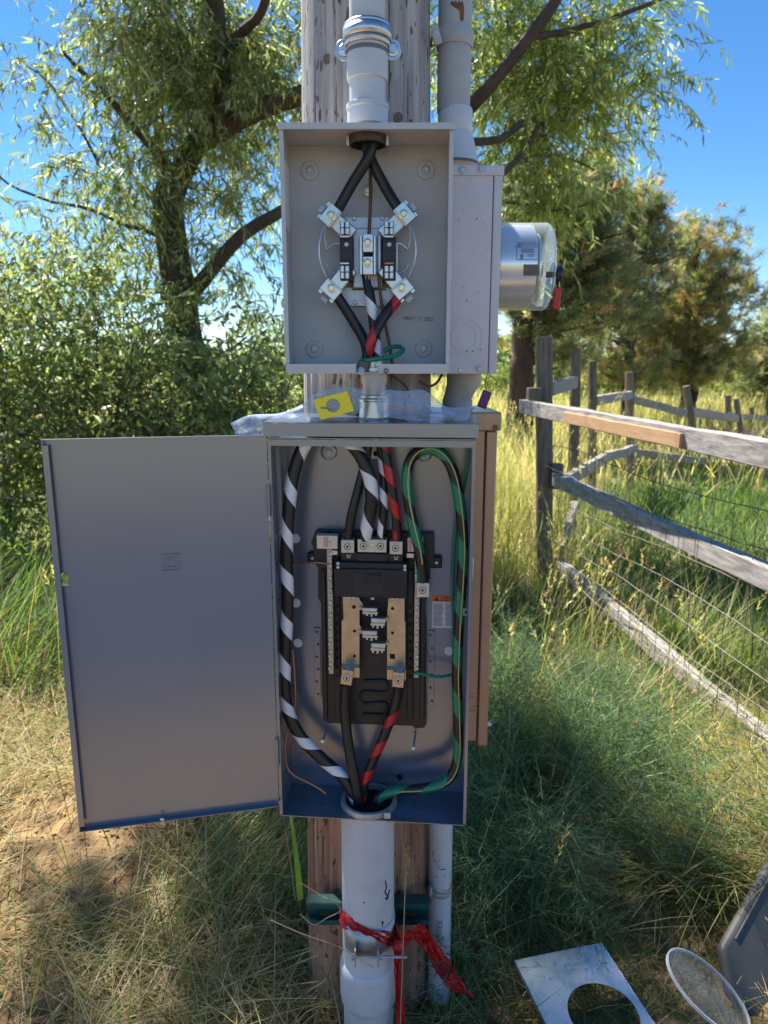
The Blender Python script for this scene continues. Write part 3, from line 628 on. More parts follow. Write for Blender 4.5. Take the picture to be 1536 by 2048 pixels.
mb = MB(); dquad(mb, 0.002, DL - 0.0015, 0, 0.010, DZ1 - 0.0015, DZ1); mb.build('top_flange', PP, D)
# stamped emblem: square in a square
def emb(mb, ca, cz, h, w):
    for a0, a1, z0, z1 in ((-h, h, h - w, h), (-h, h, -h, -h + w), (-h, -h + w, -h + w, h - w), (h - w, h, -h + w, h - w)): dquad(mb, ca + a0, ca + a1, 0.0, 0.0016, cz + z0, cz + z1)
ca = DL * 0.478; cz = FP.L(333, 1116, -0.03).z
mb = MB(); emb(mb, ca, cz, 0.0165, 0.0022); mb.build('emblem_frame', PP, D, 0.0007)
mb = MB(); emb(mb, ca, cz, 0.0098, 0.0016); mb.build('emblem', PP, D, 0.0006)
mb = MB(); dquad(mb, ca - 0.0045, ca + 0.0045, 0.0, 0.0012, cz - 0.006, cz + 0.0045); mb.build('emblem_letter', PP, D, 0.002)
mb = MB(); c = H + dv * (DL * 0.60) + dn * 0.0135 + Vector((0, 0, DZ0 + 0.006)); mb.obox(c, (0.004, 0.0006, 0.0022)); mb.build('paint_chip', 'paper_white', D)
for zz_ in (1.30, 0.78):
    mb = MB(); mb.tube([H + Vector((0.000, -0.003, zz_ - 0.03)), H + Vector((0.000, -0.003, zz_ + 0.03))], 0.0032, 8); mb.build('hinge', PP, lp)

def lr(name, mat, parent, x0, y0, x1, y1, d, dep, bevel=0.0006): return rpart(name, mat, parent, x0, y0, x1, y1, d, dep, bevel, FP)
def li(me, name, x, y, d, parent, rot=None): return inst(me, name, tuple(FP.L(x, y, d)), parent, rot)
DIM2 = dimple_mesh(PP)
for (x, y) in ((658, 904), (848, 907)):
    o = li(DIM2, 'mounting_boss', x, y, DB - 0.0004, lp); inst(HEX_D, 'bolt', (0, -0.003, 0), o)
o = lr('hanger_tab', 'paper_white', lp, 742, 893, 761, 918, 0.106, 0.004, 0.002); li(m_ring(0.0, 0.0055, 0.0015, 'hole_black'), 'hole', 752, 907, 0.1058, o)
DOT = MB().lathe([(0.0098, 0), (0.0098, -0.0005)], (0, 0, 0), (0, 1, 0), 26).mesh('white_dot', 'paper_pink')
for (x, y) in ((591, 1077), (592, 1206), (596, 1286), (898, 1302)): li(DOT, 'white_dot', x, y, DB - 0.0003, lp)
for cx, cy, rs in ((606, 1521, (0.014, 0.020, 0.027, 0.034)), (866, 1526, (0.014, 0.020, 0.026, 0.032))):
    for r in rs: li(m_ring(r - 0.0011, r, 0.001, PP, 'knockout_ring'), 'knockout_ring', cx, cy, DB - 0.0003, lp)
o = li(m_ring(0.0085, 0.013, 0.004, PP, 'hole_rim'), 'hole_rim', 798, 1553, DB - 0.0003, lp); li(m_ring(0.0, 0.0072, 0.001, 'hole_black', 'hole'), 'hole', 799, 1553, DB - 0.0010, lp)
for cx, cy in ((655, 1610), (838, 1615)):
    q = FP.L(cx, cy, 0.05); q.z = PZ0 + 0.0002
    for r in (0.011, 0.016): MB().ring(q, r - 0.001, r, 0, 0.0010, 28, (0, 0, 1)).build('knockout_ring', PP, lp)
# label strips
MB().box(-PW + 0.0004, -PW + 0.0010, 0.055, 0.085, FP.L(560, 1105, 0.07).z, FP.L(560, 892, 0.07).z).build('side_label', 'paper_white', lp)
for y in (1206, 1130): 
    q = FP.L(556, y, 0.04); MB().box(-PW + 0.0005, -PW + 0.010, q.y, q.y + 0.010, q.z - 0.008, q.z + 0.006).build('latch_tab', PP, lp, 0.001)
q = FP.L(920, 1222, 0.03); MB().box(PW - 0.014, PW - 0.0005, 0.024, 0.026, q.z - 0.008, q.z + 0.008).build('latch_tab', PP, lp, 0.001); inst(m_ring(0.0, 0.0024, 0.0006, 'hole_black'), 'hole', (PW - 0.008, 0.0238, q.z), lp)
wl_ = lr('warning_label', 'paper_white', lp, 864, 1192, 915, 1256, DB - 0.0012, 0.0008, 0)
lr('label_header', 'print_orange', wl_, 864.3, 1192.4, 914.8, 1204, DB - 0.0017, 0.0004, 0)
li(text_mesh('WARNING', 0.0062, 'print_black', bold=0.0001), 'lettering', 897, 1195.4, DB - 0.0020, wl_); li(text_mesh('ADVERTENCIA', 0.0055, 'print_black', bold=0.0001), 'lettering', 897, 1201, DB - 0.0020, wl_)
q = FP.L(873, 1198, DB - 0.0020); mb = MB(); mb.prism([(q.x - 0.005, q.z - 0.004), (q.x + 0.005, q.z - 0.004), (q.x, q.z + 0.005)], DB - 0.0020, DB - 0.0018); mb.build('warning_triangle', 'print_black', wl_)
mb = MB(); yy = 1207.5
while yy < 1252:
    for a, b in ((866.5, 887), (890.5, 911.5)):
        rect(mb, a, yy, b - random.random() * 5, yy + 1.0, DB - 0.0016, 0.0003, FP)
    yy += 2.4
mb.build('small_print', 'print_grey', wl_)
# black interior
poly = [(622, 1086), (631, 1061), (868, 1067), (869, 1132), (860, 1134), (859, 1192), (850, 1203), (853, 1262), (852, 1380), (853, 1448), (848, 1456), (829, 1457), (826, 1452), (730, 1449), (655, 1446), (647, 1440), (644, 1380), (642, 1206), (636, 1196), (636, 1136), (627, 1124), (627, 1096)]
base = MB(); base.prism([(FP.L(x, y, 0.098).x, FP.L(x, y, 0.098).z) for x, y in poly], 0.098, 0.112); IB = base.build('interior_base', 'black_plastic', lp, 0.001)
for x0, x1, sx, sy, y0, y1 in ((614, 640, 625, 1116, 1106, 1128), (858, 884, 873, 1125, 1114, 1137)):
    o = lr('mounting_ear', 'black_plastic', IB, x0, y0, x1, y1, 0.100, 0.010, 0.003); li(RIVET, 'screw', sx, sy, 0.0995, o)
for x0, x1 in ((645, 652), (668, 680), (815, 826), (841, 850)): lr('base_rib', 'black_plastic', IB, x0, 1140, x1, 1440, 0.0915, 0.0075, 0.001)
for k in range(9):
    y = 1208 + 17.5 * k
    lr('slot', 'hole_black', IB, 672, y, 677, y + 7, 0.0910, 0.0012, 0); lr('slot', 'hole_black', IB, 818, y + 2, 823, y + 9, 0.0910, 0.0012, 0)
path = []
for k in range(4):
    y = 1362 + 22 * k; a, b = (726, 770) if k % 2 == 0 else (770, 726); path += [(a, y), (b, y)]
MB().tube(spline([FP.L(x, y, 0.096) for x, y in path], 0.004), 0.0030, 8).build('serpentine_rib', 'black_plastic', IB)
for x0, x1, y0, y1 in ((629, 641, 1256, 1396), (856, 869, 1262, 1410)):
    o = lr('perforated_strip', PP, lp, x0, y0, x1, y1, DB - 0.004, 0.003, 0.0005)
    for k in range(6): li(m_ring(0.0, 0.0022, 0.0006, 'hole_black'), 'hole', (x0 + x1) / 2 + (1.5 if k % 2 else -1.5), y0 + 8 + k * (y1 - y0 - 16) / 5, DB - 0.0045, o)
# main breaker
BK = lr('main_breaker', 'black_breaker', lp, 668, 1138, 814, 1196, 0.046, 0.05, 0.002)
lr('breaker_collar', 'black_breaker', BK, 682, 1104, 806, 1127, 0.060, 0.036, 0.0015); lr('breaker_hump', 'black_breaker', BK, 711, 1107, 776, 1124, 0.054, 0.02, 0.002)
lr('breaker_band', 'black_breaker', BK, 670, 1125, 815, 1140, 0.050, 0.04, 0.003)
for x, y in ((676, 1126.5), (676, 1134), (810, 1132), (810, 1139)): li(RIVET, 'rivet', x, y, 0.0490, BK)
lr('handle_well', 'black_plastic', BK, 708, 1146, 768, 1191, 0.0452, 0.003, 0.001); lr('handle', 'black_breaker', BK, 733, 1150, 763, 1166, 0.0425, 0.004, 0.001); lr('handle_guard', 'black_plastic', BK, 720, 1149, 731, 1168, 0.044, 0.003, 0.0006)
for x in (722, 748): li(m_ring(0.0, 0.0013, 0.0004, 'hole_black'), 'hole', x, 1177, 0.0450, BK)
for x, y in ((697, 1112), (792, 1116)):
    for dx, dy in ((0, 0), (-3.2, -1.5), (3.2, -1.5), (-2, 2.6), (2, 2.6)): li(m_ring(0.0, 0.0012, 0.0008, 'tin', 'pin'), 'pin', x + dx, y + dy, 0.0595, BK)
def lug(x0, y0, x1, y1, rings, slot=None):
    o = lr('terminal_lug', 'lug', lp, x0, y0, x1, y1, 0.056, 0.026, 0.0012)
    for rx_, ry_ in rings: li(SOCK, 'set_screw', rx_, ry_, 0.0558, o)
    if slot: li(m_screw(0.0055, 0.0012, 'lug'), 'screw', slot[0], slot[1], 0.0558, o)
lug(682, 1080, 708, 1106, [(695, 1093)]); lug(715, 1079, 773, 1105, [(727, 1092), (761, 1092)], (744, 1092)); lug(779, 1083, 805, 1109, [(791, 1096)])
nl = lr('neutral_terminal', 'lug', lp, 633, 1071, 675, 1098, 0.062, 0.02, 0.001); lr('pink_mark', 'sticker_pink', nl, 647, 1074, 656, 1094, 0.0614, 0.0004, 0); li(SCREW, 'screw', 659, 1087, 0.0615, nl)
nr = lr('neutral_terminal', 'lug', lp, 815, 1076, 846, 1104, 0.064, 0.02, 0.001); lr('pink_mark', 'sticker_pink', nr, 817, 1079, 823, 1102, 0.0634, 0.0004, 0)
for x0, y0, x1, y1 in ((663, 1101, 675, 1110), (813, 1107, 828, 1116)): lr('jumper', 'tin', lp, x0, y0, x1, y1, 0.07, 0.006)
for xc, y0, y1, hw in ((660.5, 1098, 1348, 5.2), (833.5, 1108, 1356, 5.0)):
    o = lr('neutral_bar', 'bar_metal', lp, xc - hw, y0, xc + hw, y1, 0.070, 0.012, 0.0008)
    y = y0 + 8; k = 0
    while y < y1 - 8:
        li(SCREW_S, 'screw', xc - (1.2 if k % 2 else -1.2), y, 0.0698, o, rot=(0, random.random() * 3, 0)); y += 9.5 if k % 2 == 0 else 15; k += 1
gl = lr('ground_lug', 'lug', lp, 833, 1166, 859, 1195, 0.052, 0.026, 0.0012); li(SOCK, 'set_screw', 845, 1180, 0.0518, gl)
# bus bars
def bus(pts, holes, sq=None):
    mb = MB(); mb.prism([(FP.L(x, y, 0.074).x, FP.L(x, y, 0.074).z) for x, y in pts], 0.074, 0.0775); o = mb.build('bus_bar', 'bus', lp, 0.0006)
    for x, y in holes: li(m_ring(0.0, 0.0032 if y != 1214 else 0.004, 0.0005, 'hole_black', 'hole'), 'hole', x, y, 0.0738, o)
    if sq: lr('hole', 'hole_black', o, sq[0] - 5, sq[1] - 5, sq[0] + 5, sq[1] + 5, 0.0735, 0.0004, 0)
    return o
b1 = bus([(685, 1192), (717, 1192), (720, 1201), (726, 1208), (726, 1214), (719, 1216), (719, 1250), (723, 1257), (729, 1262), (729, 1267), (719, 1268), (719, 1328), (683, 1328), (683, 1242), (687, 1238)], [(708, 1214), (709, 1262), (709, 1312)])
b2 = bus([(777, 1194), (809, 1194), (809, 1240), (811, 1246), (811, 1334), (774, 1334), (774, 1291), (766, 1290), (767, 1286), (774, 1281), (774, 1243), (766, 1242), (767, 1238), (774, 1232)], [(785, 1217), (785, 1266)], (785, 1313))
for o_, x, y in ((b1, 702, 1195), (b2, 790, 1197)):
    for dx in (-4, 5): li(SCREW, 'screw', x + dx, y, 0.0735, o_)
li(SCREW, 'screw', 745, 1196, 0.075, lp)
def stab(x0, y0, x1, y1, s, par):
    o = lr('stab', 'tin', par, x0, y0, x1, y0 + (y1 - y0) * 0.5, 0.060, 0.012, 0.0015)
    lr('stab_fin', 'tin', o, x0 + 1 * s, y0 + (y1 - y0) * 0.5, x1 + 1.5 * s, y0 + (y1 - y0) * 0.8, 0.064, 0.012, 0.001)
    for k in range(3): lr('stab_tooth', 'tin', o, x0 + 5 + k * 9 + 3 * s, y0 + (y1 - y0) * 0.75, x0 + 9 + k * 9 + 3 * s, y1 + (2 if k == 1 else 0), 0.066, 0.008, 0.0006)
    xe = x0 - 6 if s > 0 else x1; lr('stab_neck', 'bus', o, xe, y0 - 2, xe + 6, y0 + 4, 0.066, 0.009, 0.001)
for a in ((724, 1216, 754, 1232, 1, b1), (742, 1237, 771, 1256, -1, b2), (724, 1262, 754, 1280, 1, b1), (742, 1287, 771, 1306, -1, b2)): stab(*a)
for (x0, x1, y, lx0, lx1, rx_, ry_, ang, o_) in ((683, 719, 1328, 682, 705, 693.5, 1356, 8, b1), (774, 812, 1333, 785, 808, 796.5, 1361, 4, b2)):
    q0 = FP.L(x0, y, 0.074); q1 = FP.L(x1, y, 0.074); q2 = FP.L(x0, y + 8, 0.060)
    mb = MB(); mb.add([(q0.x, 0.0755, q0.z + 0.002), (q1.x, 0.0755, q0.z + 0.002), (q1.x, 0.062, q2.z + 0.002), (q0.x, 0.062, q2.z + 0.002), (q0.x, 0.0775, q0.z), (q1.x, 0.0775, q0.z), (q1.x, 0.064, q2.z), (q0.x, 0.064, q2.z)], [(0, 1, 2, 3), (4, 7, 6, 5), (0, 4, 5, 1), (1, 5, 6, 2), (2, 6, 7, 3), (3, 7, 4, 0)])
    mb.build('bus_step', 'tin', o_); lr('feed_pad', 'bus', o_, x0, y + 7, x1, y + 27, 0.0605, 0.004, 0.0006)
    c = FP.L((lx0 + lx1) / 2, y + 27, 0.046); hw = (FP.L(lx1, y + 20, 0.046).x - FP.L(lx0, y + 20, 0.046).x) / 2
    M = Matrix.Rotation(R(ang), 3, 'Y'); lg = MB().obox((c.x, 0.053, c.z), (hw, 0.0075, 0.0165), M).build('feed_lug', 'bus', o_, 0.001)
    li(SOCK, 'set_screw', rx_, ry_, 0.0453, lg); q = FP.L(rx_ + 3, y + 8, 0.0453); MB().lathe([(0.0062, 0), (0.0062, 0.0004)], (q.x, 0.0451, q.z), (0, 1, 0), 20, sx=1).build('oval_hole', 'print_blue', lg)
# loose screws standing in the back wall
for (x, y, x2, y2) in ((645, 1482, 655, 1455), (827, 1496, 831, 1463)):
    a = FP.L(x, y, 0.060); b = FP.L(x2, y2, DB); o = MB().tube([a, b], 0.0022, 8).build('stud', 'galv_dull', lp); inst(m_screw(0.0046, 0.003, 'tin'), 'screw_head', tuple(a), o)
# bushing ring in the floor
qb = FP.L(738, 1612, 0.055)
mb = MB(); mb.lathe([(0.0505, 0.0005), (0.0585, 0.0005), (0.0600, 0.004), (0.0585, 0.013), (0.0545, 0.0145), (0.0505, 0.013), (0.0500, 0.0005)], (qb.x, 0.056, PZ0), n=44, caps=False); mb.build('floor_bushing', 'galv_dull', lp)
mb = MB(); mb.lathe([(0.0, 0.0012), (0.050, 0.0012)], (qb.x, 0.056, PZ0), n=44, caps=False); mb.build('bushing_opening', 'hole_black', lp)
lr('bushing_screw_tab', 'galv_dull', lp, 768, 1626, 781, 1638, -0.001, 0.012, 0.001)

# ------------------------------------------------------------------ cables of the lower panel
WT = dict(name='white_tape', mat='tape_white')
t, _ = cable('neutral_cable', 'long thick black cable with white spiral tape looping down the hinge side of the panel',
      [(727, 1084, 0.070), (733, 1060, 0.062), (743, 1000, 0.050), (738, 950, 0.048), (716, 905, 0.050), (685, 876, 0.052), (650, 868, 0.052), (618, 880, 0.050), (597, 915, 0.046), (583, 970, 0.042), (576, 1040, 0.040), (573, 1110, 0.040), (575, 1200, 0.042), (571, 1290, 0.044), (569, 1360, 0.046), (577, 1425, 0.050), (603, 1475, 0.055), (645, 1518, 0.058), (684, 1552, 0.058), (708, 1590, 0.056), (716, 1618, 0.055), (722, 1650, 0.055)], 0.0125, fr=FP,
      tape=[dict(pitch=0.092, width=0.036, phase=2.2, s0=0.015, hand=-1, **WT)])
strands(t, FP.W(727, 1081, 0.068), (0, 0, 1), 0.010)
t, _ = cable('feeder_cable', 'plain black cable entering a main lug at the top of the breaker panel', [(695, 1086, 0.068), (697, 1068, 0.068), (704, 1025, 0.062), (720, 965, 0.064), (733, 910, 0.062), (741, 850, 0.06)], 0.0090, fr=FP)
strands(t, FP.W(695, 1083, 0.068), (0, 0, 1), 0.008, 0.018)
t, _ = cable('neutral_cable', 'thinner black cable with white spiral tape dropping straight into the panel centre lug', [(761, 1084, 0.068), (763, 1062, 0.068), (767, 1010, 0.062), (767, 950, 0.066), (762, 900, 0.066), (755, 850, 0.06)], 0.0084, fr=FP,
      tape=[dict(pitch=0.060, width=0.028, phase=2.6, s0=0.022, hand=-1, **WT)])
strands(t, FP.W(761, 1083, 0.068), (0, 0, 1), 0.008, 0.018)
cable('feeder_cable', 'black cable with red spiral tape entering a main lug above the breaker', [(793, 1086, 0.068), (795, 1068, 0.066), (789, 1010, 0.054), (778, 945, 0.050), (769, 895, 0.054), (762, 850, 0.06)], 0.0090, fr=FP,
      tape=[dict(name='red_tape', mat='tape_red', pitch=0.066, width=0.034, phase=1.0, s0=0.012, hand=-1)])
t, gp = cable('grounding_cable', 'thick black cable with green spiral tape and yellow line arching beside the panel interior',
      [(846, 1176, 0.064), (845, 1150, 0.060), (838, 1100, 0.054), (824, 1040, 0.048), (814, 980, 0.046), (817, 930, 0.048), (836, 903, 0.050), (866, 898, 0.050), (892, 917, 0.048), (910, 955, 0.044), (921, 1020, 0.040), (926, 1090, 0.038), (923, 1170, 0.038), (917, 1260, 0.040), (914, 1350, 0.042), (916, 1430, 0.044), (917, 1495, 0.046), (909, 1540, 0.048), (886, 1566, 0.050), (840, 1577, 0.052), (795, 1580, 0.054), (762, 1592, 0.055), (748, 1612, 0.055), (742, 1645, 0.055)], 0.0102, fr=FP,
      tape=[dict(name='green_tape', mat='tape_green', pitch=0.105, width=0.056, phase=0.6, s0=0.02, hand=-1)])
mb = MB(); pts = [p + Vector((0.002, -0.0101, 0.001)) for p in gp[8:-12]]; mb.tube(pts, 0.0012, 5); mb.build('yellow_stripe', 'yellow_line', t)
cable('grounding_wire', 'thin green wire from a neutral bar up the panel wall beside the yellow-lined cable', [(828, 1347, 0.069), (842, 1347, 0.066), (868, 1353, 0.070), (895, 1351, 0.078), (909, 1340, 0.085), (907, 1280, 0.09), (905, 1180, 0.09), (908, 1100, 0.085), (916, 1030, 0.07), (931, 960, 0.055), (938, 900, 0.05)], 0.0032, 'wire_green', fr=FP, cat='wire')
cable('bare_wire', 'thin bare copper wire crossing from the thick white-taped cable to a neutral bar', [(578, 1150, 0.08), (588, 1130, 0.09), (605, 1126, 0.085), (632, 1125, 0.075), (659, 1128, 0.070)], 0.0020, 'copper', fr=FP, cat='wire')
cable('bare_wire', 'thin bare copper wire bent down to the floor of the panel', [(585, 1300, 0.075), (589, 1350, 0.070), (590, 1410, 0.066), (578, 1450, 0.060), (571, 1490, 0.056), (573, 1530, 0.056), (586, 1549, 0.056), (615, 1564, 0.056), (640, 1578, 0.056), (652, 1588, 0.056)], 0.0022, 'copper', fr=FP, cat='wire')
t, _ = cable('feeder_cable', 'plain black cable dropping from a feed lug into the panel floor bushing', [(694, 1366, 0.056), (691, 1385, 0.060), (690, 1425, 0.062), (697, 1490, 0.058), (708, 1550, 0.050), (716, 1600, 0.048), (718, 1650, 0.050)], 0.0110, fr=FP)
cable('feeder_cable', 'black cable with red spiral tape dropping from a feed lug into the panel floor bushing', [(797, 1370, 0.056), (795, 1390, 0.062), (783, 1435, 0.064), (760, 1490, 0.064), (738, 1540, 0.064), (726, 1580, 0.062), (722, 1650, 0.060)], 0.0100, fr=FP,
      tape=[dict(name='red_tape', mat='tape_red', pitch=0.072, width=0.032, phase=-0.6, s0=0.03, hand=1)])

# ------------------------------------------------------------------ bags and foam on the panel cap
def bag(name, label, top, bot, Yc, bulge, seed, n=44, m=14):
    top = spline([P(x, y, Yc) for x, y in top], 0.003); bot = spline([P(x, y, Yc) for x, y in bot], 0.003)
    def at(L, f): k = f * (len(L) - 1); i = min(int(k), len(L) - 2); return L[i].lerp(L[i + 1], k - i)
    vs = []; fs = []
    for side in (-1, 1):
        for i in range(n + 1):
            a = i / n; A = at(top, a); B = at(bot, a)
            for j in range(m + 1):
                c = j / m; p = A.lerp(B, c); e = math.sin(math.pi * min(1, max(0, c))) ** 0.6 * min(1, 6 * a + .1, 6 * (1 - a) + .1)
                w = noise.noise(Vector((p.x * 30, p.z * 45, seed + side))) + 0.35 * noise.noise(Vector((p.x * 80 + p.z * 60, p.z * 90, seed + 5 * side)))
                cr = 1.6 * abs(noise.noise(Vector((p.x * 22 - p.z * 40, p.z * 50 + p.x * 14, seed + 2))))
                p = p + Vector((0, side * bulge * e * (0.6 + 0.5 * w) - 0.010 * cr, 0.003 * w * (1 - abs(2 * c - 1)))); vs.append(p)
    q = (n + 1) * (m + 1)
    for s in (0, 1):
        for i in range(n):
            for j in range(m):
                k = s * q + i * (m + 1) + j; fs.append((k, k + 1, k + m + 2, k + m + 1))
    for i in range(n): 
        for j in (0, m):
            k = i * (m + 1) + j; fs.append((k, k + m + 1, k + m + 1 + q, k + q))
    mb = MB(); mb.add(vs, fs); o = mb.build(name, 'bag_film'); smooth_mesh(o.data, 28)
    return tag(o, label, 'plastic bag')
bag('plastic_bag', 'crumpled clear plastic bag around the yellow foam, drooping over the panel corner', [(462, 846), (500, 830), (560, 826), (605, 808), (640, 782), (690, 774), (730, 778)], [(486, 896), (514, 880), (560, 862), (620, 858), (660, 848), (700, 840), (726, 812)], 1.318, 0.020, 3.1)
bag('plastic_bag', 'empty crumpled clear plastic bag between the steel nipple and the tan box hood', [(753, 800), (770, 780), (810, 782), (845, 780), (872, 796), (895, 814), (944, 812)], [(770, 834), (800, 838), (830, 844), (870, 853), (895, 853), (915, 850), (940, 836)], 1.312, 0.018, 8.7)
fc = [P(626, 800, 1.297), P(694, 782, 1.297), P(708, 822, 1.297), P(642, 840, 1.297)]
hole = P(666, 811, 1.297); nseg = 32
outer = []
for i in range(nseg):
    a = i / nseg * 4; k = int(a) % 4; outer.append(fc[k].lerp(fc[(k + 1) % 4], a - int(a)))
c0 = sum(fc, Vector()) / 4; angs = [math.atan2(p.z - hole.z, p.x - hole.x) for p in outer]
inner = [Vector((hole.x + (0.0125 + (0.012 if abs(a + 2.75) < 0.15 else 0)) * math.cos(a), 1.297, hole.z + 0.0125 * math.sin(a))) for a in angs]
mb = MB(); dY = Vector((0, 0.030, 0)); lean = 0
vs = outer + inner + [p + dY for p in outer] + [p + dY for p in inner]; N = nseg; fs = []
for i in range(N):
    j = (i + 1) % N; fs += [(i, j, N + j, N + i), (2 * N + j, 2 * N + i, 3 * N + i, 3 * N + j), (j, i, 2 * N + i, 2 * N + j), (N + i, N + j, 3 * N + j, 3 * N + i)]
mb.add(vs, fs); tag(mb.build('foam_block', 'foam_yellow'), 'yellow foam block with a round hole half wrapped in a clear plastic bag', 'foam block')

# ------------------------------------------------------------------ old service on the right side of the pole
OX = P(908, 150, 1.56).x; oz = lambda y: zP(908, y, 1.56); ko = F0.px(908, 200, 1.56)
oc = thing('old_conduit', 'old stained grey conduit with rust mark above the old meter box', 'conduit', (OX, 1.56, oz(330)))
MB().lathe([(33 * ko, oz(225)), (33 * ko, 3.9)], (OX, 1.56, 0), n=36).build('pipe', 'pvc_old', oc)
MB().lathe([(50 * ko, oz(330)), (49 * ko, oz(326)), (36 * ko, oz(272)), (33.5 * ko, oz(266)), (34.5 * ko, oz(262)), (34.5 * ko, oz(222)), (33 * ko, oz(219))], (OX + 0.004, 1.56, 0), n=36).build('hub', 'pvc', oc)
MB().lathe([(50 * ko, oz(334)), (51 * ko, oz(329)), (47 * ko, oz(327))], (OX + 0.004, 1.56, 0), n=36).build('gasket', 'steel_dark', oc)
pm('rust', (0.20, 0.085, 0.035), 0.8, var=0.4, vs_=60)
mb = MB(); n = 10; vs = []
for (yy, a0, a1) in ((20, -1.85, -1.2), (26, -1.95, -1.15), (34, -1.45, -1.12), (52, -1.38, -1.15), (56, -1.35, -1.2)):
    for i in range(n + 1):
        a = a0 + (a1 - a0) * i / n; vs.append((OX + (33 * ko + 0.0007) * math.cos(a), 1.56 + (33 * ko + 0.0007) * math.sin(a), oz(yy) + 0.003 * math.sin(i * 2.1 + yy)))
mb.add(vs, [(j * (n + 1) + i, j * (n + 1) + i + 1, (j + 1) * (n + 1) + i + 1, (j + 1) * (n + 1) + i) for j in range(4) for i in range(n)]); mb.build('rust_stain', 'rust', oc)
os_ = thing('pipe_strap', 'dull grey strap round the old conduit beside the pole top', 'strap', (OX, 1.53, oz(75)))
MB().lathe([(34.5 * ko, oz(98)), (37 * ko, oz(92)), (38 * ko, oz(84)), (37.5 * ko, oz(68)), (34.5 * ko, oz(60))], (OX, 1.56, 0), n=36, caps=False).build('band', 'pvc_old', os_)
q = P(872, 68, 1.505); mb = MB(); mb.obox(q, (0.008, 0.003, 0.018), Matrix.Rotation(R(-15), 3, 'Y')); mb.build('ear', 'pvc_old', os_, 0.003); inst(HEX_D, 'bolt', (q.x, q.y - 0.003, q.z), os_)
BX0, BX1 = 0.108, 0.2225; BZ1 = zP(950, 333, 1.43); BZ0 = zP(950, 748, 1.43); SX = P(983, 540, 1.43).x
ob = thing('old_meter_box', 'old lilac grey steel meter box facing sideways off the pole', 'electrical box', (0.16, 1.43, BZ0))
MB().box(BX0, SX - 0.0012, 1.43, 1.69, BZ0, BZ1).build('body', 'old_paint', ob, 0.002)
MB().box(SX, BX1, 1.429, 1.691, BZ0 + 0.001, BZ1 - 0.004).build('cover', 'old_paint', ob, 0.002)
MB().box(BX0, BX1 + 0.002, 1.426, 1.4285, BZ1 - 0.016, BZ1 + 0.001).build('top_flange', 'old_paint', ob, 0.0008)
for x, y in ((925, 340), (963, 338)): inst(HEX_D, 'screw', tuple(P(x, y, 1.4255)), ob)
q = P(928, 675, 1.43)
for r in (0.0255, 0.037): inst(m_ring(r - 0.0014, r, 0.0012, 'old_paint', 'knockout_ring'), 'knockout_ring', (q.x, 1.4302, q.z), ob)
inst(HEX_D, 'bolt', tuple(P(959, 738, 1.4295)), ob); inst(SCREW, 'screw', tuple(P(920, 741, 1.4295)), ob)
pm('grime', (0.10, 0.07, 0.05), 0.9, var=0.4, vs_=80)
mb = MB()
for k in range(16):
    p = P(random.uniform(910, 975), random.uniform(420, 740), 1.4297); mb.lathe([(random.uniform(0.0005, 0.0016), 0), (0.0003, -0.0004)], p, (0, 1, 0), 6)
mb.build('grime_specks', 'grime', ob)
# meter
MZ = zP(1050, 535, 1.565); kx = lambda x: P(x, 535, 1.565).x - max(0, (x - 1000)) / 112 * 0.0175
mt = thing('electric_meter', 'round glass-covered electric meter sticking out of the old box', 'meter', (kx(1000), 1.565, MZ))
AX = (1, 0, 0); O = (0, 1.565, MZ)
MB().lathe([(0.091, BX1 + 0.0005), (0.093, BX1 + 0.003), (0.093, BX1 + 0.007), (0.090, BX1 + 0.009)], O, AX, 48).build('sealing_ring', 'galv', mt)
MB().lathe([(0.0835, BX1 + 0.006), (0.0835, kx(1068)), (0.080, kx(1070)), (0.02, kx(1070))], O, AX, 56).build('drum', 'drum', mt)
gx0 = kx(1104)
prof = [(0.0875, BX1 + 0.008), (0.0875, gx0 - 0.004)] + [(0.0875 - 0.012 * (1 - math.cos(a)), gx0 - 0.004 + 0.012 * math.sin(a)) for a in np.linspace(0.2, 1.5, 6)] + [(0.03, gx0 + 0.009), (0.0005, gx0 + 0.010)]
MB().lathe(prof, O, AX, 64, caps=False).build('glass_cover', 'meter_glass', mt)
MB().lathe([(0.062, kx(1075)), (0.066, kx(1078)), (0.066, kx(1083)), (0.060, kx(1085))], O, AX, 40).build('dial_disc', 'drum', mt)
MB().lathe([(0.006, kx(1070)), (0.006, kx(1080)), (0.018, kx(1081)), (0.019, kx(1093)), (0.012, kx(1096))], (0, 1.555, MZ - 0.006), AX, 24).build('register', 'steel_dark', mt)
MB().lathe([(0.006, kx(1101)), (0.006, kx(1120)), (0.020, kx(1120)), (0.0215, kx(1124)), (0.0205, kx(1133)), (0.016, kx(1135))], (0, 1.53, zP(1127, 549, 1.53)), AX, 28).build('reset_knob', 'black_plastic', mt)
def drum_pt(x, y, r=0.0841):
    p = P(x, y, 1.49); dz = p.z - MZ; a = math.sqrt(max(1e-6, r * r - dz * dz)); return Vector((P(x, y, 1.565 - a).x, 1.565 - a, MZ + dz))
def drum_patch(mb, x0, y0, x1, y1, r=0.0842, n=6):
    vs = []
    for j in range(n + 1):
        for x in (x0, x1): vs.append(drum_pt(x, y0 + (y1 - y0) * j / n, r))
    mb.add(vs, [(2 * j, 2 * j + 1, 2 * j + 3, 2 * j + 2) for j in range(n)]); return mb
mb = MB(); drum_patch(mb, 1033, 484, 1078 - 1, 485, 0.0846, 1); drum_patch(mb, 1033, 494, 1077, 495, 0.0846, 1); drum_patch(mb, 1033, 520, 1077, 521, 0.0846, 1); drum_patch(mb, 1033, 485, 1034, 520, 0.0846); drum_patch(mb, 1076, 485, 1077, 520, 0.0846)
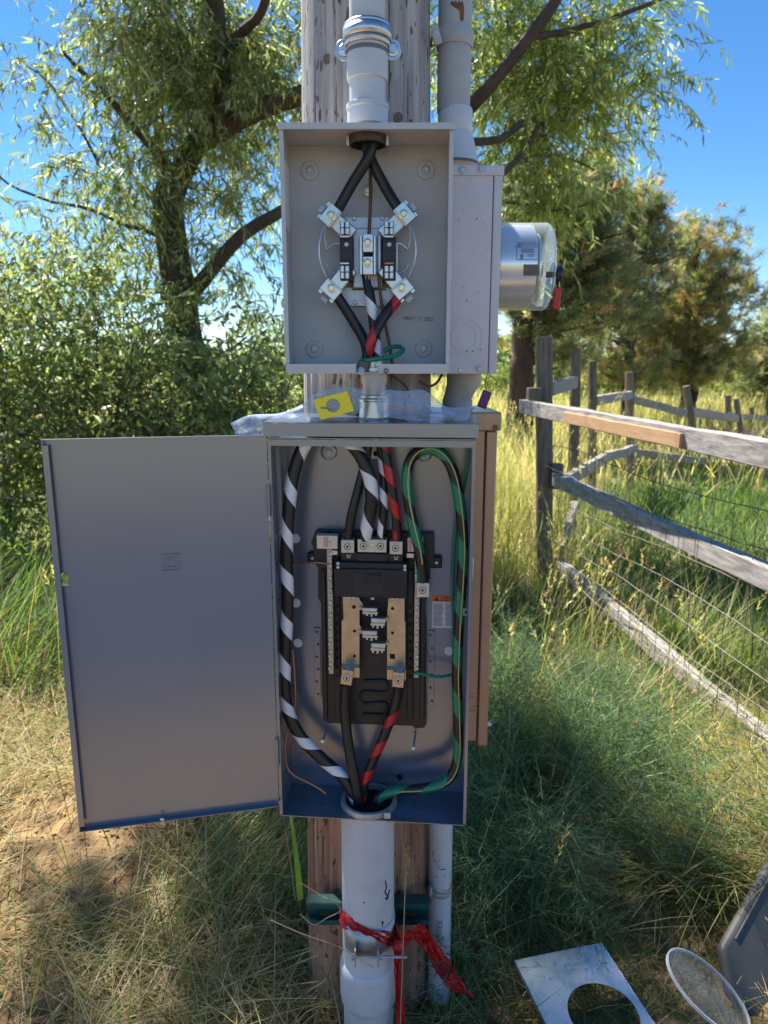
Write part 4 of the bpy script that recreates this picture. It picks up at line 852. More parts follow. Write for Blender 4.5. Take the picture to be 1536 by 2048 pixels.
for k in range(4): drum_patch(mb, 1042, 498 + 2.3 * k, 1070 - random.random() * 6, 498.9 + 2.3 * k, 0.0846, 1)
drum_patch(mb, 1041, 510, 1046, 519, 0.0846, 2); drum_patch(mb, 1055, 510, 1069, 511, 0.0846, 1); drum_patch(mb, 1057, 513, 1067, 514, 0.0846, 1)
mb.build('warning_print', 'print_blue', mt)
q = drum_pt(1062, 489.5, 0.0848); inst(text_mesh('WARNING', 0.0085, 'print_blue'), 'lettering', tuple(q), mt, rot=(R(-32), 0, 0))
q = drum_pt(1039, 489.5, 0.0848); me = MB().prism([(-0.004, -0.0035), (0.004, -0.0035), (0, 0.0038)], 0, 0.0002).mesh('warning_triangle', 'print_blue'); inst(me, 'warning_triangle', tuple(q), mt, rot=(R(-32), 0, 0))
mb = MB(); drum_patch(mb, 1047, 530, 1078, 552, 0.0844); mb.build('name_plate', 'steel_dark', mt)
tg = thing('seal_tag', 'red plastic seal tag hanging from the meter knob', 'tag', P(1113, 575, 1.52))
q = P(1114, 597, 1.52); o = MB().obox(q, (0.0072, 0.003, 0.0225), Matrix.Rotation(R(3), 3, 'Y')).build('tag_body', 'tag_red', tg, 0.0028)
MB().tube(spline([P(1110, 577, 1.52), P(1111, 555, 1.515), P(1118, 553, 1.515), P(1119, 577, 1.52)], 0.003), 0.0009, 6).build('wire_loop', 'galv', tg)
pt = thing('seal_tag', 'purple plastic seal tag on a wire under the old meter box', 'tag', P(969, 800, 1.44))
MB().obox(P(969, 799, 1.44), (0.0095, 0.002, 0.0175), Matrix.Rotation(R(20), 3, 'Y')).build('tag_body', 'tag_purple', pt, 0.002)
MB().tube(spline([P(974, 782, 1.44), P(970, 768, 1.44), P(976, 750, 1.44), P(992, 762, 1.44), P(992, 772, 1.44), P(979, 785, 1.44)], 0.003), 0.0008, 6).build('wire_loop', 'steel_dark', pt)
q = P(978, 748, 1.44); inst(SCREW, 'eyelet', (q.x, 1.44, q.z), pt)
# fitting between the old boxes
ZF0 = zP(915, 822, 1.55)
of = thing('old_fitting', 'dark offset conduit fitting between the old meter box and the tan box', 'conduit', (P(918, 820, 1.55).x, 1.55, ZF0)); kk = F0.px(918, 780, 1.55); c = P(918, 780, 1.55)
MB().tube([(c.x + 0.010, 1.55, BZ0 - 0.001), (c.x + 0.010, 1.55, zP(918, 758, 1.55)), (c.x + 0.003, 1.55, zP(918, 778, 1.55)), (c.x - 0.003, 1.55, zP(918, 795, 1.55)), (c.x - 0.003, 1.55, zP(918, 800, 1.55))], [34 * kk, 35 * kk, 29 * kk, 27 * kk, 30 * kk], 28).build('offset_neck', 'pvc_old', of)
MB().lathe([(33 * kk, zP(918, 826, 1.55)), (33 * kk, zP(918, 816, 1.55)), (30 * kk, zP(918, 812, 1.55)), (30 * kk, zP(918, 800, 1.55))], (c.x - 0.003, 1.55, 0), n=28).build('hub', 'pvc_old', of)
cable('loose_wire', 'rusty brown wire curling against the pole under the upper box', [(838, 762, 1.445), (858, 772, 1.45), (874, 765, 1.47), (886, 745, 1.50), (893, 735, 1.52)], 0.0028, 'copper_aged', cat='wire')
cable('loose_wire', 'thin dark wire bent across the pole beside the steel nipple', [(778, 748, 1.425), (800, 762, 1.428), (815, 778, 1.432), (820, 800, 1.436)], 0.0022, 'copper_aged', cat='wire')
# tan box
TZ1 = zP(960, 824, 1.43); TZc = zP(960, 861, 1.43); TZ0 = zP(950, 1482, 1.43); TS = P(968, 1000, 1.43).x
tb = thing('old_tan_box', 'tan-looking old electrical box behind the open panel with a hooded top', 'electrical box', (0.17, 1.43, TZ0))
MB().box(0.10, TS - 0.001, 1.43, 1.69, TZ0, TZc).build('body', 'tan_reflect', tb, 0.002)
MB().box(TS, P(990, 1000, 1.43).x, 1.426, 1.694, TZ0 - 0.010, TZc - 0.001).build('cover', 'tan_reflect', tb, 0.003)
MB().box(0.095, 0.234, 1.420, 1.70, TZc, TZ1).build('hood', 'tan_reflect', tb, 0.003)
inst(m_ring(0.0, 0.0055, 0.003, 'steel_dark', 'screw'), 'screw', tuple(P(991, 855, 1.4195)), tb)
q = P(976, 1447, 1.45); MB().obox(q, (0.006, 0.006, 0.0035)).build('latch', 'paper_white', tb, 0.001)
q = P(943, 1135, 1.428); MB().obox(q, (0.004, 0.002, 0.022)).build('clip', 'galv', tb, 0.001)
q = P(942, 1405, 1.4295)
for r in (0.014, 0.022): inst(m_ring(r - 0.0014, r, 0.001, 'tan_reflect', 'knockout_ring'), 'knockout_ring', tuple(q), tb)

# ------------------------------------------------------------------ conduits below the panel
BXc = P(736, 1760, 1.36).x; bz = lambda y: zP(736, y, 1.36 - 0.057)
bc = thing('main_conduit', 'large pale grey plastic conduit under the lower panel going into the ground', 'conduit', (BXc, 1.36, 0.0))
MB().lathe([(0.0572, bz(1958)), (0.0572, PZ0 - 0.003)], (BXc, 1.36, 0), n=48).build('pipe', 'pvc_dirty', bc)
MB().lathe([(0.0575, bz(2040)), (0.0625, bz(2032)), (0.0640, bz(2022)), (0.0640, bz(1972)), (0.0628, bz(1962)), (0.0578, bz(1957))], (BXc, 1.36, 0), n=48).build('coupling', 'pvc_dirty', bc)
MB().lathe([(0.0566, -0.25), (0.0566, bz(2033))], (BXc, 1.36, 0), n=48).build('lower_pipe', 'pvc_dirty', bc)
mb = MB()
for pts in ([(771, 1762), (773, 1776), (770, 1784), (775, 1793), (772, 1800)], [(780, 1779), (777, 1788), (775, 1798), (771, 1796)], [(763, 1846), (766, 1843), (765, 1852)], [(727, 1804), (729, 1806)]):
    w = []
    for x, y in pts:
        p = P(x, y, 1.31); a = math.sqrt(max(1e-5, 0.0578 ** 2 - (p.x - BXc) ** 2)); w.append(Vector((p.x, 1.36 - a, P(x, y, 1.36 - a).z)))
    mb.tube(spline(w, 0.003) if len(w) > 2 else w, 0.0014, 5)
mb.build('scribble_mark', 'print_black', bc)
sc_ = thing('strut_clamp', 'galvanised strut clamp bolted round the large conduit below the panel', 'clamp', (BXc, 1.33, bz(1900)))
mb = MB(); n = 40; vs = []
for h0, h1 in ((bz(1912), bz(1862)),):
    for h in (h0, h1):
        for i in range(n + 1):
            a = math.pi * 0.5 + 2 * math.pi * (0.09 + 0.82 * i / n) + math.pi; vs.append((BXc + 0.0592 * math.sin(a - math.pi / 2 + math.pi / 2), 1.36 + 0.0592 * math.cos(a - math.pi / 2 + math.pi / 2), h + 0.012 * math.cos(i / n * 2 * math.pi) * 0))
mb.add(vs, [(i, i + 1, n + 2 + i, n + 1 + i) for i in range(n)]); o = mb.build('band', 'galv_dull', sc_); s_ = o.modifiers.new('s', 'SOLIDIFY'); s_.thickness = 0.002
for x in (711, 756):
    q = P(x, 1902, 1.292); MB().box(q.x - 0.0015, q.x + 0.0015, 1.278, 1.312, bz(1916), bz(1884)).build('clamp_ear', 'galv', sc_, 0.0006)
qa = P(706, 1914, 1.288); qb2 = P(814, 1916, 1.288); MB().tube([qa, (qb2.x, 1.288, qa.z)], 0.0032, 10).build('clamp_bolt', 'galv', sc_)
for x in (706, 761): q = P(x, 1914, 1.288); MB().lathe([(0.0065, -0.003), (0.0065, 0.003)], (q.x, 1.288, qa.z), (1, 0, 0), 6).build('nut', 'galv', sc_)
gs = thing('strut_channel', 'dark green steel strut channel fixed across the pole behind the large conduit', 'strut', P(735, 1830, 1.42))
x0, x1 = P(612, 1828, 1.40).x, P(858, 1828, 1.40).x; z0, z1 = zP(735, 1850, 1.40), zP(735, 1808, 1.40)
for za, zb in ((z0, z0 + 0.012), (z1 - 0.012, z1)): MB().box(x0, x1, 1.400, 1.402, za, zb).build('channel_lip', 'strut_green', gs)
MB().box(x0, x1, 1.402, 1.43, z0 - 0.0012, z0).build('channel_side', 'strut_green', gs); MB().box(x0, x1, 1.402, 1.43, z1, z1 + 0.0012).build('channel_side', 'strut_green', gs); MB().box(x0, x1, 1.428, 1.430, z0 + 0.0003, z1 - 0.0003).build('channel_back', 'strut_green', gs)
for x in (650, 820): q = P(x, 1829, 1.427); MB().box(q.x - 0.012, q.x + 0.012, 1.4265, 1.4278, q.z - 0.006, q.z + 0.006).build('channel_slot', 'rust', gs)
scx0 = P(882, 1665, 1.50); scx1 = P(878, 1930, 1.50)
sc2 = thing('small_conduit', 'thin pale grey conduit standing beside the pole under the tan box', 'conduit', (scx1.x, 1.50, 0))
dx = (scx1 - scx0); e = scx1 + dx * 0.9; s0 = scx0 - dx * 0.45; e.z = -0.2
MB().tube([s0, scx0, scx1, e], 0.0275, 28).build('pipe', 'pvc_dirty', sc2)
q = P(879, 1868, 1.472); inst(text_mesh('CANTEX', 0.019, 'print_grey'), 'lettering', (q.x, 1.4715, q.z), sc2, rot=(0, R(-88), 0))
ss = thing('pipe_strap', 'dull metal strap round the thin conduit beside the pole base', 'strap', P(880, 1775, 1.50))
p1 = P(880, 1772, 1.50); MB().lathe([(0.0285, -0.013), (0.0298, -0.010), (0.0298, -0.003), (0.0288, 0), (0.0298, 0.003), (0.0298, 0.010), (0.0285, 0.013)], p1, Vector((0.18, -0.05, 1)), 32, caps=False).build('band', 'galv_dull', ss)
q = P(861, 1782, 1.475); MB().obox(q, (0.004, 0.006, 0.013)).build('ear', 'galv_dull', ss, 0.002)

# red barricade tape
def ribbon(name, pts, w, parent, mat='flag_tape', seed=0, upv=Vector((0, 0, 1))):
    """pts: (position, width direction); a wavy strip with uv."""
    path = spline([p for p, *_ in pts], 0.003); S = arclen(path); n = len(path); ups = [q[1] if len(q) > 1 else upv for q in pts]; ws = [q[2] if len(q) > 2 else w for q in pts]
    vs = []; fs = []; K = 11; uv = []
    for i, p in enumerate(path):
        f = i / (n - 1) * (len(pts) - 1); k = min(int(f), len(pts) - 2); u = ups[k].lerp(ups[k + 1], f - k).normalized(); ww = ws[k] + (ws[k + 1] - ws[k]) * (f - k)
        T = (path[min(i + 1, n - 1)] - path[max(0, i - 1)]).normalized(); nn_ = T.cross(u).normalized()
        for j in range(K):
            c = j / (K - 1) - 0.5; vs.append(p + u * c * ww + nn_ * (0.006 * noise.noise(Vector((S[i] * 70, c * 6, seed))) + 0.0035 * math.sin(c * 14 + S[i] * 55 + seed) + 0.003 * noise.noise(Vector((S[i] * 170, c * 9, seed + 4))))); uv.append((S[i] / 0.08, c + 0.5))
    for i in range(n - 1):
        for j in range(K - 1): fs.append((i * K + j, i * K + j + 1, (i + 1) * K + j + 1, (i + 1) * K + j))
    mb = MB(); mb.add(vs, fs); o = mb.build(name, mat, parent); L = o.data.uv_layers.new(name='UVMap')
    for l in o.data.loops: L.data[l.index].uv = uv[l.vertex_index]
    sm = o.modifiers.new('s', 'SOLIDIFY'); sm.thickness = 0.0004; return o
rt = thing('barricade_tape', 'torn red barricade tape knotted round the large conduit with trailing ends', 'tape', P(795, 1885, 1.30))
pts = []
for i in range(17):
    a = -math.pi * 0.98 + math.pi * 2 * 0.97 * i / 16 * 0.55; yq = 1826 + 62 * (i / 16) + (10 * math.sin(i / 16 * math.pi))
    r = 0.0612; p = Vector((BXc + r * math.cos(a), 1.36 + r * math.sin(a), 0)); p.z = P(736, yq, p.y).z; pts.append((p, Vector((0, 0, 1)), 0.026 + 0.012 * math.sin(i)))
pts.append((P(797, 1893, 1.315), Vector((0.2, 0, 1)), 0.02)); ribbon('wrap', pts, 0.03, rt, seed=1)
ribbon('collar', [(P(789, 1848, 1.35), Vector((1, 0, .2)), .012), (P(791, 1868, 1.33), Vector((1, 0, 0)), .016), (P(797, 1890, 1.312), Vector((1, 0, .3)), .02)], 0.02, rt, seed=3)
MB().lathe([(0.002, -0.010), (0.011, -0.006), (0.012, 0.003), (0.006, 0.010)], P(797, 1890, 1.308), (0.5, 0, 1), 12).build('knot', 'tape_red', rt)
ribbon('trailing_end', [(P(800, 1882, 1.312), Vector((0, 0, 1)), .03), (P(815, 1874, 1.35), Vector((0.3, 0, 1)), .042), (P(838, 1868, 1.40), Vector((0.5, 0, 1)), .052), (P(862, 1893, 1.42), Vector((.8, 0, .7)), .040), (P(880, 1925, 1.42), Vector((.8, 0, .5)), .028), (P(900, 1955, 1.40), Vector((.8, 0, .6)), .045), (P(925, 1980, 1.39), Vector((.8, 0, .8)), .035), (P(944, 1995, 1.38), Vector((.8, 0, .5)), .008)], 0.05, rt, seed=5)
ribbon('hanging_end', [(P(796, 1893, 1.312), Vector((1, 0, 0)), .018), (P(794, 1930, 1.315), Vector((1, .3, 0)), .014), (P(797, 1975, 1.315), Vector((1, -.3, 0)), .016), (P(800, 2020, 1.315), Vector((1, .2, 0)), .02), (P(803, 2080, 1.31), Vector((1, 0, 0)), .022)], 0.018, rt, seed=7)

# ------------------------------------------------------------------ loose covers on the grass
def plate_hole(name, label, c, ex, ey, w, l, hc, hr, th, mat):
    """A steel cover with a round hole: c centre, ex/ey directions, w by l, hole at hc with radius hr."""
    ex = Vector(ex).normalized(); nz_ = ex.cross(Vector(ey)).normalized(); ey = nz_.cross(ex); n = 64
    outer = []; inner = []
    for i in range(n):
        a = 2 * math.pi * i / n; dx_, dy_ = math.cos(a), math.sin(a); s = min(((w / 2 - hc[0] * math.copysign(1, dx_)) / abs(dx_)) if abs(dx_) > 1e-6 else 9, ((l / 2 - hc[1] * math.copysign(1, dy_)) / abs(dy_)) if abs(dy_) > 1e-6 else 9)
        outer.append((hc[0] + dx_ * s, hc[1] + dy_ * s)); inner.append((hc[0] + dx_ * hr, hc[1] + dy_ * hr))
    # snap to the corners
    for cx_, cy_ in ((w / 2, l / 2), (-w / 2, l / 2), (-w / 2, -l / 2), (w / 2, -l / 2)):
        k = min(range(n), key=lambda i: (outer[i][0] - cx_) ** 2 + (outer[i][1] - cy_) ** 2); outer[k] = (cx_, cy_)
    W = lambda p, h: Vector(c) + ex * p[0] + ey * p[1] + nz_ * h
    t = thing(name, label, 'metal cover', c)
    mb = MB(); vs = [W(p, 0) for p in outer] + [W(p, 0) for p in inner] + [W(p, -0.0015) for p in outer] + [W(p, -0.0015) for p in inner]; fs = []
    for i in range(n):
        j = (i + 1) % n; fs += [(i, j, n + j, n + i), (2 * n + j, 2 * n + i, 3 * n + i, 3 * n + j), (j, i, 2 * n + i, 2 * n + j), (n + i, n + j, 3 * n + j, 3 * n + i)]
    mb.add(vs, fs); mb.build('plate', mat, t)
    for a, b in (((-w / 2, -l / 2), (-w / 2, l / 2)), ((w / 2, -l / 2), (w / 2, l / 2)), ((-w / 2, l / 2), (w / 2, l / 2))):
        d = (Vector(b) - Vector(a)).normalized(); q = Vector((-d.y, d.x)) * 0.0008
        mb = MB(); vs = [W((p[0] + s * q.x, p[1] + s * q.y), h) for h in (0.0004, -th) for p in (a, b) for s in (-1, 1)]
        mb.add(vs, [(0, 1, 3, 2), (4, 6, 7, 5), (0, 2, 6, 4), (1, 5, 7, 3), (0, 4, 5, 1), (2, 3, 7, 6)]); mb.build('rim', mat, t)
    return t
a = ground_px(1030, 1921, 0.105); b = ground_px(1203, 1886, 0.105); ex = (b - a); c4 = ground_px(1332, 2052, 0.100); ey = (b - c4)
w = ex.length; exn = ex.normalized(); nrm = exn.cross(ey).normalized(); eyn = nrm.cross(exn)
cc = (a + b) / 2 - eyn * 0.21
plate_hole('meter_cover', 'bluish steel meter cover with a round hole lying on the grass', cc, exn, eyn, w, 0.42, (0.020, 0.03), 0.080, 0.014, 'cover_metal')
# clear disc
dc = P(1416, 1978, 1.36); dsc = thing('plastic_disc', 'round clear plastic disc leaning beside the grey steel cover', 'plastic disc', dc)
dn_ = Vector((0.52, -0.05, 0.95)).normalized(); prof = [(0.0005, 0.004), (0.090, 0.004), (0.098, 0.0), (0.098, -0.010), (0.096, -0.010), (0.096, -0.002), (0.089, 0.002), (0.0005, 0.002)]
MB().lathe(prof, dc, dn_, 56, caps=False).build('lens', 'clear_plastic', dsc); MB().lathe([(0.098, 0.000), (0.1015, 0.000), (0.1015, -0.006), (0.098, -0.006), (0.098, 0.000)], dc, dn_, 56, caps=False).build('rim', 'rim_plastic', dsc)
# dark steel cover leaning at the right edge
q = [P(1446, 1892, 1.52), P(1560, 1690, 1.80), P(1700, 1900, 1.66), P(1600, 2120, 1.36), P(1462, 1990, 1.44)]
gsx = thing('steel_cover', 'large grey steel enclosure cover propped in the grass beside the clear disc', 'metal cover', q[4])
nr_ = (q[1] - q[0]).cross(q[4] - q[0]).normalized(); nr_ = nr_ if nr_.y < 0 else -nr_
mb = MB(); n = len(q); mb.add([p for p in q] + [p - nr_ * 0.03 for p in q], [tuple(range(n)), tuple(range(2 * n - 1, n - 1, -1))] + [(i, (i + 1) % n, (i + 1) % n + n, i + n) for i in range(n)]); mb.build('face', 'grey_steel', gsx, 0.012, seg=3)
mb = MB(); mb.tube([q[0].lerp(q[1], .12) + nr_ * .001 + (q[2] - q[1]) * .06, q[0].lerp(q[1], .95) + nr_ * .001 + (q[2] - q[1]) * .06], 0.003, 6); mb.build('pressed_rib', 'grey_steel', gsx)
# rock at the left
rp = ground_px(88, 2010, 0.03); bm = bmesh.new(); bmesh.ops.create_icosphere(bm, subdivisions=2, radius=0.042)
for v in bm.verts: v.co = Vector((v.co.x * 1.1, v.co.y * 0.9, v.co.z * 0.75)) * (1 + 0.7 * noise.noise(v.co * 22)); v.co += rp + Vector((0, 0, -0.012))
me = bpy.data.meshes.new('rock'); bm.to_mesh(me); bm.free(); me.materials.append(MATS['rock']); o = bpy.data.objects.new('rock', me); COL.objects.link(o); tag(o, 'brown stone lying in the bare dirt beside the dry grass', 'rock')

# ------------------------------------------------------------------ fences
def beam(mb, A, B, hw, hh, n=10, seed=0, ends=0.0):
    A, B = Vector(A), Vector(B); T = (B - A).normalized(); side = T.cross(Vector((0, 0, 1))).normalized(); up = side.cross(T); vs = []; fs = []
    for i in range(n + 1):
        f = i / n; p = A.lerp(B, f) + up * 0.012 * noise.noise(Vector((f * 3, seed, 1))) + side * 0.010 * noise.noise(Vector((f * 3, seed, 7)))
        for sx, sy in ((-1, -1), (1, -1), (1, 1), (-1, 1)):
            k = 1 + 0.10 * noise.noise(Vector((f * 9, seed + sx, sy))); vs.append(p + side * sx * hw * k + up * sy * hh * k)
    for i in range(n):
        for k in range(4): fs.append((i * 4 + k, i * 4 + (k + 1) % 4, i * 4 + 4 + (k + 1) % 4, i * 4 + 4 + k))
    fs += [(3, 2, 1, 0), tuple(n * 4 + k for k in range(4))]; return mb.add(vs, fs)
def post(mb, base, top, r, n=14, seed=0):
    pts = [Vector(base).lerp(Vector(top), i / 8) for i in range(9)]
    mb.tube(pts, [r * (1 + 0.06 * noise.noise(Vector((i, seed, 3)))) for i in range(9)], n)
    return mb
nf = thing('rail_fence', 'near weathered three-rail fence running from the tall post towards the pole', 'fence', P(1090, 1150, 5.1))
pb = P(1093, 1150, 5.1); pb.z = -0.3; ptop = P(1088, 674, 5.1); mb = MB(); post(mb, (pb.x, 5.1, -0.3), ptop, 0.061, 16); mb.build('post', 'post_wood', nf, 0.006)
RAILS = []
for (a, b, hh) in ((P(1046, 812, 5.02), P(1545, 909, 2.42), 0.046), (P(1112, 958, 4.95), P(1540, 1158, 2.52), 0.044), (P(1118, 1128, 4.98), P(1540, 1493, 2.52), 0.044)):
    B2 = a + (b - a) * 1.3; mb = MB(); beam(mb, a, B2, 0.030, hh, 26, seed=len(RAILS) * 3.1); RAILS.append((a, B2)); mb.build('rail', 'rail_wood', nf, 0.004)
def on_rail(k, xpx):
    A, B = RAILS[k]; lo, hi = 0.0, 1.0
    for _ in range(40):
        m = (lo + hi) / 2; p = A.lerp(B, m) - Vector((0, 0, CAMZ)); dep = p.y * CP - p.z * SP; xx = 768 + FPX * p.x / dep
        lo, hi = (m, hi) if xx < xpx else (lo, m)
    return A.lerp(B, lo)
A = on_rail(0, 1142); B = on_rail(0, 1382); off = Vector((-0.038, 0, -0.010)); mb = MB(); beam(mb, A + off, B + off, 0.009, 0.031, 8, 2); tag(mb.build('mending_board', 'new_board', nf, 0.002), 'fresh orange brown splice board on the top rail')
mb = MB(); mb.obox(P(1068, 790, 5.0), (0.045, 0.05, 0.05)); mb.build('rail_block', 'post_wood', nf, 0.006)
mb = MB(); mb.obox(P(1114, 952, 5.02), (0.035, 0.04, 0.09)); mb.build('rail_block', 'post_wood', nf, 0.006)
for k, px_ in ((1, 1113), (2, 1118)): pass
# wire mesh behind the rails
wf = thing('wire_fence', 'rusty wire mesh hanging behind the rails of the near fence', 'fence', P(1115, 1150, 5.0))
wa = RAILS[0][0] + Vector((0.10, -0.05, 0)); wb = RAILS[0][1] + Vector((0.10, 0, 0))
for k, h in enumerate((1.02, 0.86, 0.70, 0.55, 0.42, 0.30, 0.20)):
    pts = [Vector((wa.x + (wb.x - wa.x) * f, wa.y + (wb.y - wa.y) * f, h + 0.02 * math.sin(f * 9 + k) + 0.012 * noise.noise(Vector((f * 14, k, 0))))) for f in np.linspace(0, 1, 30)]
    MB().tube(pts, 0.0022, 5).build('horizontal_wire', 'wire_rusty', wf)
vw = MB().tube([(0, 0, -0.05), (0, 0.004, 0.5), (0, 0, 1.03)], 0.0016, 4).mesh('vertical_wire', 'wire_rusty')
for i in range(26):
    f = (i + 0.5) / 26; inst(vw, 'vertical_wire', (wa.x + (wb.x - wa.x) * f, wa.y + (wb.y - wa.y) * f, 0), wf, rot=(random.uniform(-.03, .03), 0, 0))
# fence behind
ff = thing('rail_fence', 'farther old rail fence with leaning posts in front of the pines', 'fence', P(1262, 960, 9.6))
FPO = [((1152, 697), 1152, 6.4, 22), ((1185, 722), 1190, 7.4, 18), ((1259, 744), 1264, 9.4, 17), ((1372, 772), 1412, 9.6, 15), ((1456, 790), 1458, 12.5, 12), ((1472, 797), 1492, 12.0, 11), ((1503, 815), 1503, 15, 8), ((1536, 800), 1540, 16, 10)]
for k, ((tx, ty), bx, Y, wpx) in enumerate(FPO):
    tp = P(tx, ty, Y); bp_ = P(bx, 960, Y); mb = MB(); r = wpx / 2 * F0.px(tx, ty, Y); post(mb, (bp_.x, Y, -0.3), tp, r, 10, k); mb.build('post', 'post_wood', ff, 0.004)
for k, (x0, y0, Y0, x1, y1, Y1, h) in enumerate(((1100, 778, 5.3, 1150, 764, 6.4, .05), (1190, 802, 7.4, 1262, 789, 9.4, .05), (1264, 798, 9.4, 1372, 827, 9.5, .05), (1376, 822, 9.6, 1475, 838, 12, .06), (1460, 832, 12.2, 1545, 838, 16, .06), (1262, 843, 9.4, 1200, 846, 7.6, .045), (1130, 965, 5.6, 1215, 912, 7.4, .05), (1212, 915, 7.4, 1272, 896, 9.4, .05), (1272, 905, 9.4, 1410, 922, 9.5, .045), (1330, 868, 9.9, 1420, 880, 11, .045), (1425, 872, 11, 1545, 865, 14, .05), (1120, 1100, 5.2, 1150, 1010, 6.0, .04))):
    mb = MB(); beam(mb, P(x0, y0, Y0), P(x1, y1, Y1), 0.03, h, 8, k + 20); mb.build('rail', 'rail_wood', ff, 0.004)

# ------------------------------------------------------------------ vegetation
def shadow_xy(p): return p[..., :2] - (np.array([SUN.x, SUN.y]) / SUN.z) * p[..., 2:3]
LIT = [(-1.35, 2.65, .50, .38), (-0.95, 2.08, .30, .17), (-1.05, 1.50, .10, .12), (-0.55, 1.72, .10, .08), (-.4, 1.95, .12, .05), (1.15, 2.30, .36, .42), (1.0, 1.47, .06, .16), (1.16, 1.55, .06, .14), (0.6, 1.55, .05, .07), (-.3, 1.66, .07, .05), (-.62, 1.42, .1, .06), (1.5, 2.5, .3, .4), (0.65, 2.95, .42, .35), (1.15, 3.35, .60, .60), (1.95, 3.55, .55, .30), (-2.3, 3.3, .5, .4), (1.75, 2.6, .22, .45), (1.72, 3.4, .2, .25), (1.85, 1.85, .2, .2), (1.55, 3.1, .18, .2), (1.5, 2.1, .3, .25)]  # ground ellipses kept sunny: high crown leaves that would shade them are left out
def lit_mask(p):
    g = shadow_xy(p); m = np.zeros(len(p), bool)
    for cx_, cy_, rx_, ry_ in LIT: m |= ((g[:, 0] - cx_) / rx_) ** 2 + ((g[:, 1] - cy_) / ry_) ** 2 < 1
    return m
def in_lobes(lobes, per_density):
    """Points spread through ellipsoid lobes given as pixel centre, depth, pixel radii, depth radius, count."""
    out = []
    for (x, y, Y, rx_, ry_, rd, cnt) in lobes:
        c = np.array(P(x, y, Y)); k = F0.px(x, y, Y); n = int(cnt * per_density)
        d = unit(rng.normal(size=(n, 3))) * (rng.random((n, 1)) ** (1 / 2.4)); out.append(c + d * np.array([rx_ * k, rd, ry_ * k]))
    return np.concatenate(out)
def sprays(org, L, k, droop, out_from=None, up=0.0, spread=1.0):
    """Drooping twigs: node positions (n,k,3) and directions."""
    n = len(org); d = rng.normal(size=(n, 3)); d[:, 2] = d[:, 2] * 0.4 + up
    if out_from is not None: d += unit(org - np.array(out_from)) * spread
    d = unit(d); Ln = L * (0.6 + 0.8 * rng.random(n)); step = (Ln / k)[:, None]; p = org.copy(); nodes = []; dirs = []
    for i in range(k):
        d = unit(d + np.array([0, 0, -droop / k]) + rng.normal(0, 0.06, (n, 3))); p = p + d * step; nodes.append(p.copy()); dirs.append(d.copy())
    return np.stack(nodes, 1), np.stack(dirs, 1)
def twig_geo(nodes, r, col):
    n, k, _ = nodes.shape; side = unit(np.cross(nodes[:, -1] - nodes[:, 0], rng.normal(size=(n, 3))))[:, None, :]
    w = (r * np.linspace(1, 0.4, k))[None, :, None]; V = np.stack([nodes - side * w, nodes + side * w], 2).reshape(n, 2 * k, 3)
    q = np.array([[2 * i, 2 * i + 1, 2 * i + 3, 2 * i + 2] for i in range(k - 1)]); f = (np.arange(n) * 2 * k)[:, None, None] + q[None]
    return V.reshape(-1, 3), f.reshape(-1, 4), np.tile(np.array(col), (n * 2 * k, 1))
def leaves_on(nodes, dirs, per, ln, wd, pal, wts, hang=0.5, wild=0.8, jit=0.2):
    n, k, _ = nodes.shape; b = np.repeat(nodes.reshape(-1, 3), per, 0); d = np.repeat(dirs.reshape(-1, 3), per, 0); N = len(b)
    d = unit(d * 0.7 + rng.normal(0, wild, (N, 3)) + np.array([0, 0, -hang])); sc = 0.45 + 0.95 * rng.random(N)
    clump = np.repeat(rng.normal(1, 0.16, n), k * per)[:, None]
    return leaf_geo(b, d, ln * sc, wd * sc, palette(N, pal, wts, jit) * clump)
WPAL = [(0.23, 0.255, 0.15), (0.16, 0.18, 0.11), (0.32, 0.34, 0.18), (0.44, 0.45, 0.37), (0.50, 0.37, 0.12)]; WW = [5, 4, 3, 2.4, 0.4]
RPAL = [(0.27, 0.30, 0.13), (0.19, 0.22, 0.10), (0.39, 0.42, 0.17), (0.46, 0.47, 0.36), (0.52, 0.38, 0.10)]
def branch(mb, pts, r0, r1, n=10, wob=0.02, sd=0):
    path = spline([Vector(p) for p in pts], 0.08); m = len(path)
    path = [p + Vector((noise.noise(Vector((i * .35, sd, 0))), noise.noise(Vector((i * .35, sd, 5))), noise.noise(Vector((i * .35, sd, 9))))) * wob for i, p in enumerate(path)]
    mb.tube(path, [r0 + (r1 - r0) * i / (m - 1) for i in range(m)], n)
def willow(name, label, trunk, limbs, lobes, dens, base, zg=3.95, pal=WPAL):
    t = thing(name, label, 'tree', base)
    mb = MB(); branch(mb, [P(x, y, Y) for x, y, Y in trunk[0]], trunk[1], trunk[2], 16, 0.03); mb.build('trunk', 'bark', t)
    for k, (pts, r0, r1) in enumerate(limbs):
        mb = MB(); branch(mb, [P(x, y, Y) for x, y, Y in pts], r0, r1, 10, 0.025, k * 3.7); mb.build('limb', 'bark', t)
    org = in_lobes(lobes, dens); m = lit_mask(org) & (org[:, 2] > zg); org = org[~m]
    nodes, dirs = sprays(org, 0.50, 11, 1.15, up=0.25); m = (lit_mask(nodes[:, 8]) | lit_mask(nodes[:, 4])) & (nodes[:, 4, 2] > zg); nodes = nodes[~m]; dirs = dirs[~m]
    parts = [leaves_on(nodes, dirs, 2, 0.098, 0.0155, pal, WW, hang=0.65, wild=0.55)]
    crown = np_mesh('crown', *merge(parts), 'leaf', t)
    np_mesh('twigs', *twig_geo(nodes, 0.0022, (0.11, 0.09, 0.05)), 'leaf', t)
    return t
YW = 6.5
